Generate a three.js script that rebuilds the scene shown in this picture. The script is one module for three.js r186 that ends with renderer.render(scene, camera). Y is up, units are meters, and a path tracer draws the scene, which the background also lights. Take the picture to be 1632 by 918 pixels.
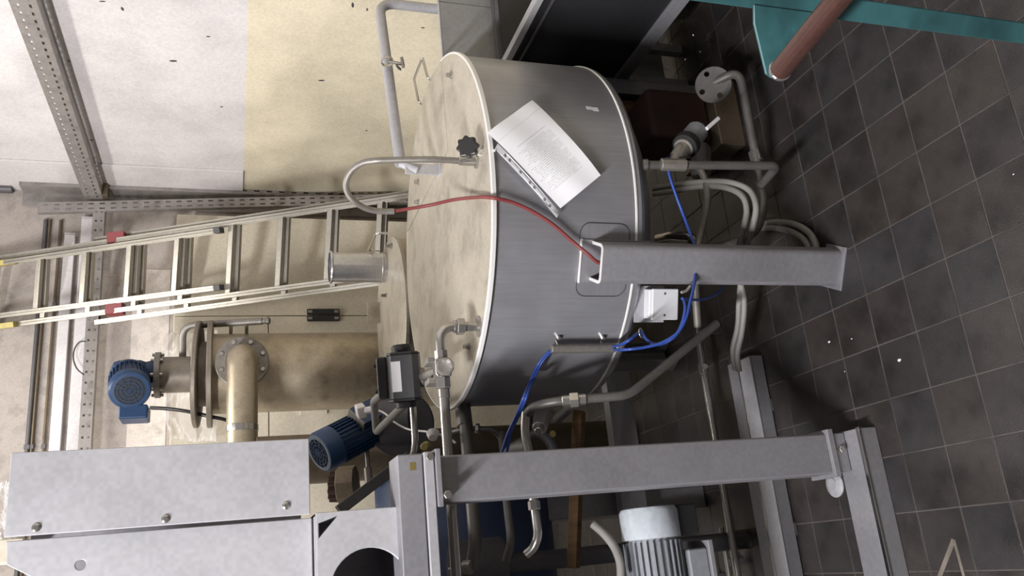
import * as THREE from 'three';
import { RoundedBoxGeometry } from 'three/addons/geometries/RoundedBoxGeometry.js';
import { mergeGeometries, toCreasedNormals } from 'three/addons/utils/BufferGeometryUtils.js';
import { RectAreaLightUniformsLib } from 'three/addons/lights/RectAreaLightUniformsLib.js';

// ---------------------------------------------------------------- camera, lamps, exposure
const scene = new THREE.Scene();
const V = (x, y, z) => new THREE.Vector3(x, y, z);
const rad = a => a * Math.PI / 180;
const FOCAL = 1334, EYE = V(0, 1.705, 0);
const PITCH = rad(18.3), YAW = rad(18.7), ROLL = rad(0.44);
const FWD = V(Math.sin(YAW) * Math.cos(PITCH), -Math.sin(PITCH), -Math.cos(YAW) * Math.cos(PITCH));
const RT0 = V(Math.cos(YAW), 0, Math.sin(YAW));
const UP0 = V(Math.sin(YAW) * Math.sin(PITCH), Math.cos(PITCH), -Math.cos(YAW) * Math.sin(PITCH));
const RT = RT0.clone().multiplyScalar(Math.cos(ROLL)).addScaledVector(UP0, Math.sin(ROLL));
const UPV = UP0.clone().multiplyScalar(Math.cos(ROLL)).addScaledVector(RT0, -Math.sin(ROLL));
// the photograph was taken with the phone upright and is shown lying on its side
const camera = new THREE.PerspectiveCamera(2 * Math.atan(459 / FOCAL) * 180 / Math.PI, 1632 / 918, 0.05, 60);
camera.position.copy(EYE);
camera.up.copy(RT);
camera.lookAt(EYE.clone().add(FWD));

const renderer = new THREE.WebGLRenderer({ antialias: true });
renderer.toneMapping = THREE.LinearToneMapping;
renderer.toneMappingExposure = 1.0;
renderer.shadowMap.enabled = true;
RectAreaLightUniformsLib.init();
// fluorescent battens: [x, y, z, length, tilt in degrees, intensity, colour]
const LAMPS = [
  [0.9, 3.75, -3.7, 1.5, 0, 40, [1, .955, .89]],
  [-1.8, 3.8, -0.2, 1.5, 42, 330, [1, .985, 1.0]],
  [-1.6, 3.75, -3.6, 1.5, 0, 85, [1, .955, .89]],  // unseen lamp added at the back left to brighten the back wall
];

// ---------------------------------------------------------------- helpers: points, geometry, things
const dirOf = (x, y) => FWD.clone().multiplyScalar(FOCAL).addScaledVector(RT, 459 - y).addScaledVector(UPV, 816 - x);
const at = (x, y, d) => EYE.clone().addScaledVector(dirOf(x, y), d / FOCAL);           // a measured direction at a real depth
const onPlane = (x, y, ax, v) => { const d = dirOf(x, y); return EYE.clone().addScaledVector(d, (v - EYE[ax]) / d[ax]); };
const atX = (x, y, v) => onPlane(x, y, 'x', v), atY = (x, y, v) => onPlane(x, y, 'y', v), atZ = (x, y, v) => onPlane(x, y, 'z', v);

const applyM = THREE.BufferGeometry.prototype.applyMatrix4;
THREE.BufferGeometry.prototype.applyMatrix4 = function (m) {      // a mirrored basis keeps its faces turned outwards
  applyM.call(this, m);
  if (m.determinant() < 0) {
    if (this.index) { const a = this.index.array; for (let i = 0; i < a.length; i += 3) [a[i + 1], a[i + 2]] = [a[i + 2], a[i + 1]]; }
    else for (const k of Object.keys(this.attributes)) { const at = this.attributes[k], n = at.itemSize, a = at.array; for (let i = 0; i < at.count; i += 3) for (let c = 0; c < n; c++) { const p = (i + 1) * n + c, q = (i + 2) * n + c, v = a[p]; a[p] = a[q]; a[q] = v; } }
  }
  return this;
};
let seed = 7;
const rnd = () => { seed = (seed * 1664525 + 1013904223) >>> 0; return seed / 4294967296; };
const rr = (a, b) => a + (b - a) * rnd();

function clean(g, keepUV) {
  let o = g.index ? g.toNonIndexed() : g;
  for (const k of Object.keys(o.attributes)) if (!['position', 'normal', ...(keepUV ? ['uv'] : [])].includes(k)) o.deleteAttribute(k);
  if (!o.attributes.normal) o.computeVertexNormals();
  o.morphAttributes = {};
  return o;
}
function metreUV(g) {
  const p = g.attributes.position, n = g.attributes.normal, uv = new Float32Array(p.count * 2);
  for (let i = 0; i < p.count; i++) {
    const a = Math.abs(n.getX(i)), b = Math.abs(n.getY(i)), c = Math.abs(n.getZ(i));
    const x = p.getX(i), y = p.getY(i), z = p.getZ(i);
    if (b >= a && b >= c) { uv[2 * i] = x; uv[2 * i + 1] = z; }
    else if (a >= c) { uv[2 * i] = z; uv[2 * i + 1] = y; }
    else { uv[2 * i] = x; uv[2 * i + 1] = y; }
  }
  g.setAttribute('uv', new THREE.BufferAttribute(uv, 2));
}
const bases = new WeakMap(), used = {};
function numbered(name) { const n = used[name] = (used[name] ?? -1) + 1; return n ? `${name}_${String(n).padStart(3, '0')}` : name; }
function thing(name, label, category, base, group) {
  const o = new THREE.Group(); o.name = numbered(name);
  o.position.copy(base); bases.set(o, base.clone());
  o.userData = { label, category }; if (group) o.userData.group = group;
  scene.add(o); return o;
}
function struct(name, base = V(0, 0, 0)) {
  const o = new THREE.Group(); o.name = name; o.position.copy(base); bases.set(o, base.clone());
  o.userData = { kind: 'structure' }; scene.add(o); return o;
}
function part(name, geos, mat, parent, opt = {}) {
  const list = (Array.isArray(geos) ? geos : [geos]).map(g => clean(g, opt.keepUV));
  const g = list.length > 1 ? mergeGeometries(list) : list[0];
  if (!opt.keepUV) metreUV(g);
  const b = bases.get(parent); g.translate(-b.x, -b.y, -b.z);
  const m = new THREE.Mesh(g, mat); m.name = name; m.castShadow = m.receiveShadow = true;
  if (opt.label) m.userData.label = opt.label;
  if (opt.kind) m.userData.kind = opt.kind;
  bases.set(m, b); parent.add(m); return m;
}
function single(name, label, category, geos, mat, opt = {}) {   // a thing that is one mesh
  const list = (Array.isArray(geos) ? geos : [geos]).map(g => clean(g));
  const g = list.length > 1 ? mergeGeometries(list) : list[0];
  metreUV(g); g.computeBoundingBox();
  const c = g.boundingBox.getCenter(V(0, 0, 0)); c.y = g.boundingBox.min.y; g.translate(-c.x, -c.y, -c.z);
  const m = new THREE.Mesh(g, mat); m.name = numbered(name); m.position.copy(c); m.castShadow = m.receiveShadow = true;
  m.userData = { label, category }; if (opt.group) m.userData.group = opt.group;
  bases.set(m, c); scene.add(m); return m;
}
const bx = (x0, x1, y0, y1, z0, z1, r = 0.003) => {
  const w = Math.abs(x1 - x0), h = Math.abs(y1 - y0), d = Math.abs(z1 - z0);
  const g = r > 0 ? new RoundedBoxGeometry(w, h, d, 1, Math.min(r, w * .45, h * .45, d * .45)) : new THREE.BoxGeometry(w, h, d);
  return g.translate((x0 + x1) / 2, (y0 + y1) / 2, (z0 + z1) / 2);
};
function basisMatrix(o, ex, ey, ez) { return new THREE.Matrix4().makeBasis(ex, ey, ez).setPosition(o); }
function orient(g, p, dir) {      // turns +Y of g to dir, moves its origin to p
  const q = new THREE.Quaternion().setFromUnitVectors(V(0, 1, 0), dir.clone().normalize());
  return g.applyQuaternion(q).translate(p.x, p.y, p.z);
}
function lathe(prof, p, dir = V(0, 1, 0), seg = 32, crease = 0.6) {
  const g = new THREE.LatheGeometry(prof.map(([r, y]) => new THREE.Vector2(Math.max(r, 1e-5), y)), seg);
  return orient(toCreasedNormals(g, crease), p, dir);
}
function cyl(a, b, r, r2 = r, seg = 24) {
  const d = b.clone().sub(a), h = d.length(), c = Math.min(.002, r * .15, h * .2);
  return lathe([[0, 0], [r - c, 0], [r, c], [r2, h - c], [r2 - c, h], [0, h]], a, d, seg);
}
function beam(a, b, w, h, side, r = .003) {      // rectangular bar from a to b; w along side, h across
  const d = b.clone().sub(a), L = d.length(), ey = d.normalize();
  const ex = side.clone().addScaledVector(ey, -side.dot(ey)).normalize(), ez = ex.clone().cross(ey);
  const g = new RoundedBoxGeometry(w, L, h, 1, Math.min(r, w * .4, h * .4));
  return g.translate(0, L / 2, 0).applyMatrix4(basisMatrix(a, ex, ey, ez));
}
function fillet(pts, bend, n = 7) {
  const out = [pts[0].clone()];
  for (let i = 1; i < pts.length - 1; i++) {
    const p = pts[i], a = pts[i - 1].clone().sub(p), b = pts[i + 1].clone().sub(p);
    const k = Math.min(bend, a.length() * .48, b.length() * .48);
    const s = p.clone().addScaledVector(a.normalize(), k), e = p.clone().addScaledVector(b.normalize(), k);
    for (let j = 0; j <= n; j++) {
      const t = j / n;
      out.push(s.clone().multiplyScalar((1 - t) ** 2).addScaledVector(p, 2 * t * (1 - t)).addScaledVector(e, t * t));
    }
  }
  out.push(pts.at(-1).clone());
  return out;
}
const smooth = (pts, n = 40) => new THREE.CatmullRomCurve3(pts, false, 'centripetal').getPoints(n);
function sweep(path, r, seg = 12) {
  const P = path.filter((p, i) => !i || p.distanceTo(path[i - 1]) > 1e-5), pos = [], nor = [], idx = [];
  let nrm = null;
  P.forEach((p, i) => {
    const t = (P[i + 1] ?? p).clone().sub(P[i - 1] ?? p).normalize();
    if (!nrm) nrm = Math.abs(t.y) < .9 ? V(0, 1, 0) : V(1, 0, 0);
    nrm = nrm.clone().addScaledVector(t, -nrm.dot(t)).normalize();
    const bn = t.clone().cross(nrm);
    for (let j = 0; j <= seg; j++) {
      const a = j / seg * Math.PI * 2, d = nrm.clone().multiplyScalar(Math.cos(a)).addScaledVector(bn, Math.sin(a));
      pos.push(p.x + d.x * r, p.y + d.y * r, p.z + d.z * r); nor.push(d.x, d.y, d.z);
    }
    if (i) for (let j = 0; j < seg; j++) { const a = (i - 1) * (seg + 1) + j, b = a + seg + 1; idx.push(a, a + 1, b, b, a + 1, b + 1); }
  });
  for (const [i, s] of [[0, -1], [P.length - 1, 1]]) {
    const t = (P[Math.min(i + 1, P.length - 1)]).clone().sub(P[Math.max(i - 1, 0)]).normalize().multiplyScalar(s), o = pos.length / 3;
    pos.push(P[i].x, P[i].y, P[i].z); nor.push(t.x, t.y, t.z);
    for (let j = 0; j <= seg; j++) { const k = 3 * (i * (seg + 1) + j); pos.push(pos[k], pos[k + 1], pos[k + 2]); nor.push(t.x, t.y, t.z); }
    for (let j = 0; j < seg; j++) s > 0 ? idx.push(o, o + 1 + j, o + 2 + j) : idx.push(o, o + 2 + j, o + 1 + j);
  }
  const g = new THREE.BufferGeometry();
  g.setAttribute('position', new THREE.Float32BufferAttribute(pos, 3)); g.setAttribute('normal', new THREE.Float32BufferAttribute(nor, 3)); g.setIndex(idx);
  return g;
}
const pipe = (pts, r, bend = .05, seg = 14) => sweep(fillet(pts, bend), r, seg);
const hose = (pts, r, n = 48, seg = 10) => sweep(smooth(pts, n), r, seg);
function extrude(shape, depth, m, bevel = 0) {
  const g = new THREE.ExtrudeGeometry(shape, { depth: depth - 2 * bevel, bevelEnabled: bevel > 0, bevelSize: bevel, bevelThickness: bevel, bevelSegments: 1, bevelOffset: -bevel, curveSegments: 20 });
  if (bevel) g.translate(0, 0, bevel);
  return m ? g.applyMatrix4(m) : g;
}
const poly = pts => { const s = new THREE.Shape(); pts.forEach(([x, y], i) => i ? s.lineTo(x, y) : s.moveTo(x, y)); s.closePath(); return s; };
function roundRect(x0, y0, x1, y1, r) {
  const s = new THREE.Shape();
  s.moveTo(x0 + r, y0); s.lineTo(x1 - r, y0); s.absarc(x1 - r, y0 + r, r, -Math.PI / 2, 0); s.lineTo(x1, y1 - r); s.absarc(x1 - r, y1 - r, r, 0, Math.PI / 2);
  s.lineTo(x0 + r, y1); s.absarc(x0 + r, y1 - r, r, Math.PI / 2, Math.PI); s.lineTo(x0, y0 + r); s.absarc(x0 + r, y0 + r, r, Math.PI, Math.PI * 1.5);
  return s;
}
function slottedStrip(L, w, t, rows, pitch, sl, sw, m) {      // x along the strip, y across, z thickness
  const s = poly([[0, -w / 2], [L, -w / 2], [L, w / 2], [0, w / 2]]);
  for (const r of rows) for (let x = pitch * .6; x + sl < L; x += pitch) {
    const h = new THREE.Path(); h.moveTo(x, r - sw / 2); h.lineTo(x, r + sw / 2); h.lineTo(x + sl, r + sw / 2); h.lineTo(x + sl, r - sw / 2); h.closePath(); s.holes.push(h);
  }
  return new THREE.ExtrudeGeometry(s, { depth: t, bevelEnabled: false }).applyMatrix4(m);
}
function ringBolts(c, dir, R, n, r, h, skip = []) {
  const out = [], q = new THREE.Quaternion().setFromUnitVectors(V(0, 1, 0), dir.clone().normalize());
  for (let i = 0; i < n; i++) if (!skip.includes(i)) {
    const a = (i + .5) / n * Math.PI * 2, p = V(Math.cos(a) * R, 0, Math.sin(a) * R).applyQuaternion(q).add(c);
    out.push(cyl(p, p.clone().addScaledVector(dir.clone().normalize(), h), r, r, 6));
  }
  return out;
}

// ---------------------------------------------------------------- procedural textures and materials
function lattice(n, s) { const a = new Float32Array(n * n); let q = s; for (let i = 0; i < n * n; i++) { q = (q * 1664525 + 1013904223) >>> 0; a[i] = q / 4294967296; } return a; }
function makeNoise(s) {      // tileable value noise on [0,1)
  const cache = {};
  return (u, v, nx, ny = nx) => {
    const N = 128, k = cache[0] ??= lattice(N, s);
    let x = u * nx, y = v * ny, i = Math.floor(x), j = Math.floor(y), fx = x - i, fy = y - j;
    fx = fx * fx * (3 - 2 * fx); fy = fy * fy * (3 - 2 * fy);
    const g = (a, b) => k[(((a % nx) + nx) % nx * 7 + nx) % N + ((((b % ny) + ny) % ny * 13 + ny) % N) * N];
    return (g(i, j) * (1 - fx) + g(i + 1, j) * fx) * (1 - fy) + (g(i, j + 1) * (1 - fx) + g(i + 1, j + 1) * fx) * fy;
  };
}
function tex(size, fn, colour, metres) {
  const d = new Uint8Array(size * size * 4);
  for (let j = 0; j < size; j++) for (let i = 0; i < size; i++) {
    const c = fn(i / size, j / size), o = 4 * (j * size + i);
    const [r, g, b] = Array.isArray(c) ? c : [c, c, c];
    d[o] = Math.max(0, Math.min(255, r * 255)); d[o + 1] = Math.max(0, Math.min(255, g * 255)); d[o + 2] = Math.max(0, Math.min(255, b * 255)); d[o + 3] = 255;
  }
  const t = new THREE.DataTexture(d, size, size); t.wrapS = t.wrapT = THREE.RepeatWrapping; t.magFilter = THREE.LinearFilter; t.minFilter = THREE.LinearMipmapLinearFilter; t.generateMipmaps = true;
  if (colour) t.colorSpace = THREE.SRGBColorSpace;
  t.repeat.set(1 / metres, 1 / metres); t.needsUpdate = true; return t;
}
const n1 = makeNoise(11), n2 = makeNoise(29), n3 = makeNoise(53);
const fb = (n, u, v, f) => .5 * n(u, v, f) + .27 * n(u, v, f * 2) + .15 * n(u, v, f * 4) + .08 * n(u, v, f * 8);
const T = {
  blotch: tex(512, (u, v) => .86 + .14 * Math.min(1, 1.5 * fb(n1, u, v, 4)) - .06 * n2(u, v, 128), true, 1.1),
  dirt: tex(512, (u, v) => { const a = fb(n1, u, v, 5), b = fb(n2, u, v, 16); const k = 1 - .2 * Math.max(0, b - .46) * 2 * a * 1.5; return [k, k * .993, k * .98].map(c => c * (.93 + .07 * n3(u, v, 128))); }, true, .8),
  brushed: tex(512, (u, v) => { const s = n1(u, v, 3, 128) * .5 + n2(u, v, 8, 128) * .5; return .9 + .06 * s + .04 * fb(n3, u, v, 6); }, true, .6),
  grime: tex(512, (u, v) => { const a = fb(n2, u, v, 6), c = fb(n3, u, v, 24); const k = .55 + .45 * Math.min(1, .35 + a * 1.2) - .12 * c; return [k, k * .985, k * .96]; }, true, .5),
  fine: tex(256, (u, v) => .5 * n1(u, v, 64) + .5 * n2(u, v, 128), false, .12),
  rough: tex(256, (u, v) => { const k = .75 + .5 * (fb(n3, u, v, 6) - .5); return [k, k, k]; }, false, .4),
  wood: tex(256, (u, v) => { const s = n1(u, v, 24, 3) * .6 + n2(u, v, 64, 4) * .4, k = .6 + .4 * s; return [k, k * .93, k * .82]; }, true, .35),
};
const lin = (r, g, b) => new THREE.Color().setRGB(r, g, b);
function mat(r, g, b, rough = .6, metal = 0, o = {}) {
  return new THREE.MeshStandardMaterial({ color: lin(r, g, b), roughness: rough, metalness: metal, map: T.blotch, ...o });
}
const M = {
  wallWhite: mat(.79, .755, .76, .85, 0, { bumpMap: T.fine, bumpScale: .0006 }),
  wallBeige: mat(.84, .755, .575, .75, 0, { bumpMap: T.fine, bumpScale: .0006 }),
  wallBack: mat(.5, .455, .43, .85, 0, { map: T.dirt, bumpMap: T.fine, bumpScale: .0006 }),
  wallPale: mat(.76, .71, .68, .85, 0, { map: T.dirt }),
  ceiling: mat(.4, .39, .38, .9),
  grout: mat(.09, .081, .08, .9, 0, { map: T.grime }),
  steelSide: mat(.385, .385, .41, .5, .55, { map: T.brushed, roughnessMap: T.rough }),  // bluish tint of cool light put into the shell steel
  steelLid: mat(.5, .462, .39, .55, .25, { map: T.dirt, roughnessMap: T.rough }),  // dusty tone, with warm light and wall reflection put into it
  steel: mat(.5, .48, .45, .26, .85, { map: T.brushed }),
  steelDull: mat(.29, .275, .255, .5, .6, { map: T.dirt }),
  pipeShaded: mat(.15, .145, .14, .48, .5, { map: T.dirt }),  // darker copy of the pipe steel, under-tank shade put into its colour
  steelBright: mat(.75, .74, .72, .22, 1, { map: null }),
  rim: mat(.78, .77, .75, .35, .2, { map: null }),
  screen: mat(.3, .3, .31, .5, .35),
  galv: mat(.62, .62, .64, .3, .9),
  frame: mat(.295, .29, .31, .5, .3),
  frameLight: mat(.46, .455, .48, .55, .25),
  frameDark: mat(.09, .088, .093, .55, .3),
  panel: mat(.53, .525, .55, .5, .25),
  beigeSteel: mat(.42, .36, .27, .42, .55, { map: T.dirt }),
  flangeSteel: mat(.27, .24, .2, .5, .5, { map: T.dirt }),
  brownSteel: mat(.2, .16, .115, .5, .5, { map: T.dirt }),
  cabinet: mat(.66, .6, .48, .6, .05),
  alu: mat(.5, .47, .41, .38, .7),
  yellow: mat(.5, .42, .14, .5, .1),
  strut: mat(.4, .38, .375, .5, .5, { map: T.dirt }),
  strutDark: mat(.17, .165, .17, .55, .4),
  pvc: mat(.84, .81, .82, .5),
  white: mat(.68, .68, .7, .45, 0, { map: null }),
  paperBack: mat(.85, .85, .88, .8, 0, { map: null }),
  blue: mat(.018, .055, .14, .42, .1),
  blueDark: mat(.015, .045, .11, .5, .1),
  cableBlue: mat(.022, .06, .28, .4, 0, { map: null }),
  black: mat(.012, .012, .013, .5, 0, { map: null }),
  blackGloss: mat(.02, .018, .018, .35, 0, { map: null }),
  darkGrey: mat(.075, .075, .08, .5, 0),
  red: mat(.19, .035, .035, .5, 0, { map: null }),
  redClip: mat(.22, .035, .04, .5, 0, { map: null }),
  greyHose: mat(.3, .285, .265, .6, 0),
  teal: mat(.045, .15, .17, .45, 0, { map: T.grime }),
  brownTube: mat(.075, .034, .028, .25, .2, { map: T.dirt }),
  wood: mat(.19, .12, .055, .75, 0, { map: T.wood }),
  motorGrey: mat(.26, .275, .3, .5, .1),
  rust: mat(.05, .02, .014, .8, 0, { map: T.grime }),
  trolley: mat(.035, .034, .038, .5, .3),  // near-black, carries the shade right of the tank in its colour
  brass: mat(.5, .4, .15, .35, .8, { map: null }),
  lamp: new THREE.MeshStandardMaterial({ color: 0xffffff, emissive: lin(1, .96, .93), emissiveIntensity: 4 }),
  film: new THREE.MeshPhysicalMaterial({ color: lin(1, 1, 1), roughness: .06, transmission: 1, thickness: 0, ior: 1.2, side: THREE.DoubleSide }),
  filmHaze: new THREE.MeshPhysicalMaterial({ color: lin(.9, .88, .86), roughness: .35, transmission: .75, thickness: 0, ior: 1.4, side: THREE.DoubleSide }),
};
const tileTones = [[.038, .034, .0345], [.042, .0365, .036], [.034, .031, .033], [.043, .037, .036], [.036, .034, .0375]];
const tileMats = tileTones.map(c => mat(...c, .5, 0, { map: T.grime, roughnessMap: T.rough, bumpMap: T.fine, bumpScale: .0008 }));

// ---------------------------------------------------------------- the room
const XR = 2.32, ZB = -5.1, XL = -8, ZF = 8, HC = 5, PAINT = 1.662;
{
  const f = struct('floor');
  part('slab', bx(XL - .2, XR + .2, -.3, -.0016, ZB - .2, ZF + .2, 0), M.grout, f);
  const TX = .15, TZ = .147, OX = .763, OZ = -1.848, G = .0042;
  const tileGeo = [0, 1, 2].map(k => {
    const g = clean(new RoundedBoxGeometry(TX - G, .014, TZ - G, 1, .001).translate(0, -.007 + (k - 1) * .0002, 0)); metreUV(g);
    const uv = g.attributes.uv; for (let i = 0; i < uv.count; i++) uv.setXY(i, uv.getX(i) + k * .37, uv.getY(i) + k * .21);
    return g;
  });
  const far = []; let n = 0;
  for (let i = -26; i <= 14; i++) for (let j = -12; j <= 26; j++) {
    const x = OX - (j + .5) * TX, z = OZ + (i + .5) * TZ;
    if (x > XR - .02 || z < ZB + .02) continue;
    const near = i >= -9 && i <= 4 && j >= -9 && j <= 8, k = Math.floor(rnd() * 3), tone = Math.floor(rnd() * 5);
    if (near) {
      const m = new THREE.Mesh(tileGeo[k], tileMats[tone]); m.name = 'tile'; m.position.set(x, rr(-.0004, .0003), z); m.rotation.set(rr(-.001, .001), Math.floor(rnd() * 2) * Math.PI, rr(-.001, .001));
      m.castShadow = m.receiveShadow = true; f.add(m); n++;
    } else far.push(tileGeo[k].clone().translate(x, 0, z));
  }
  const g = mergeGeometries(far), m = new THREE.Mesh(g, tileMats[0]); m.name = 'tiles'; m.userData.kind = 'stuff'; m.receiveShadow = true; f.add(m);

  const wr = struct('wall_right', V(XR, 0, 0));
  part('lower_paint', bx(XR, XR + .2, 0, PAINT, ZB - .2, ZF, 0), M.wallBeige, wr);
  part('upper_paint', bx(XR, XR + .2, PAINT, HC, ZB - .2, ZF, 0), M.wallWhite, wr);
  // chips knocked out of the plaster, dark filler showing
  for (const [x, y, a, b] of [[276, 97, 9, 4], [163, 2, 7, 2], [195, 14, 3, 7], [353, 170, 4, 2], [332, 58, 5, 2], [146, 223, 4, 2], [110, 97, 3, 2], [80, 164, 4, 2], [562, 8, 3, 10], [585, 15, 2, 6], [512, 128, 8, 3], [674, 44, 5, 2], [584, 208, 3, 2]]) {
    const p = atX(x, y, XR), k = p.distanceTo(EYE) / FOCAL;
    part('chip', lathe([[0, .002], [b * k * .5, .0016], [b * k * .62, 0]], V(0, 0, 0), V(0, 1, 0), 10).scale(a / b, 1, 1).applyMatrix4(basisMatrix(V(p.x - .0005, p.y, p.z), V(0, -1, .15).normalize(), V(-1, 0, 0), V(0, .15, 1).normalize())), M.darkGrey, wr);
  }
  const wb = struct('wall_back', V(0, 0, ZB));
  part('plaster', bx(XL - .2, XR, 0, HC, ZB - .2, ZB, 0), M.wallBack, wb);
  const p0 = atZ(208, 560, ZB), p1 = atZ(268, 560, ZB);
  part('pale_paint_band', bx(XL, atZ(240, 430, ZB).x, p1.y, p0.y, ZB, ZB + .004, 0), M.wallPale, wb);
  const wl = struct('wall_left', V(XL, 0, 0));
  part('lower_paint', bx(XL - .2, XL, 0, PAINT, ZB, ZF, 0), M.wallBeige, wl); part('upper_paint', bx(XL - .2, XL, PAINT, HC, ZB, ZF, 0), M.wallWhite, wl);
  const wf = struct('wall_front', V(0, 0, ZF));
  part('lower_paint', bx(XL - .2, XR + .2, 0, PAINT, ZF, ZF + .2, 0), M.wallBeige, wf); part('upper_paint', bx(XL - .2, XR + .2, PAINT, HC, ZF, ZF + .2, 0), M.wallWhite, wf);
  const c = struct('ceiling', V(0, HC, 0));
  part('plaster', bx(XL - .2, XR + .2, HC, HC + .2, ZB - .2, ZF + .2, 0), M.ceiling, c);
  // plaster ridge running up the right wall close to the corner
  const t = struct('trim_1', V(XR, 0, 0)), e = atX(200, 262, XR);
  part('corner_boxing', bx(XR - .012, XR, PAINT, HC, ZB, e.z, .004), M.wallWhite, t);
}
// fluorescent battens
const lampNames = ['fluorescent batten lamp above the round tank', 'fluorescent batten lamp over the aisle left of the machine', 'unseen fluorescent batten lamp at the back left added to light the back wall'];
LAMPS.forEach(([x, y, z, L, tilt, I, col], i) => {
  const t = thing('ceiling_lamp', lampNames[i], 'lamp', V(x, y, z), 'ceiling battens');
  const turn = g => g.translate(-x, -y, -z).rotateZ(rad(tilt)).translate(x, y, z);
  part('housing', turn(bx(x - .11, x + .11, y + .03, y + .1, z - L / 2 - .04, z + L / 2 + .04)), M.white, t);
  for (const s of [-.5, .5]) part('stem', cyl(V(x, y + .07, z + s), V(x, HC, z + s), .008), M.white, t);
  for (const s of [-1, 1]) part('fluorescent_tube', turn(cyl(V(x + s * .06, y + .013, z - L / 2), V(x + s * .06, y + .013, z + L / 2), .013)), M.lamp, t);
  const l = new THREE.RectAreaLight(lin(...col), I, .2, L); l.position.set(0, -.006, 0).applyAxisAngle(V(0, 0, 1), rad(tilt));
  l.quaternion.setFromRotationMatrix(basisMatrix(V(0, 0, 0), V(Math.cos(rad(tilt)), Math.sin(rad(tilt)), 0), V(0, 0, -1), V(-Math.sin(rad(tilt)), Math.cos(rad(tilt)), 0)));
  l.castShadow = true; l.name = 'tube_light'; t.add(l);
});

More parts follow.
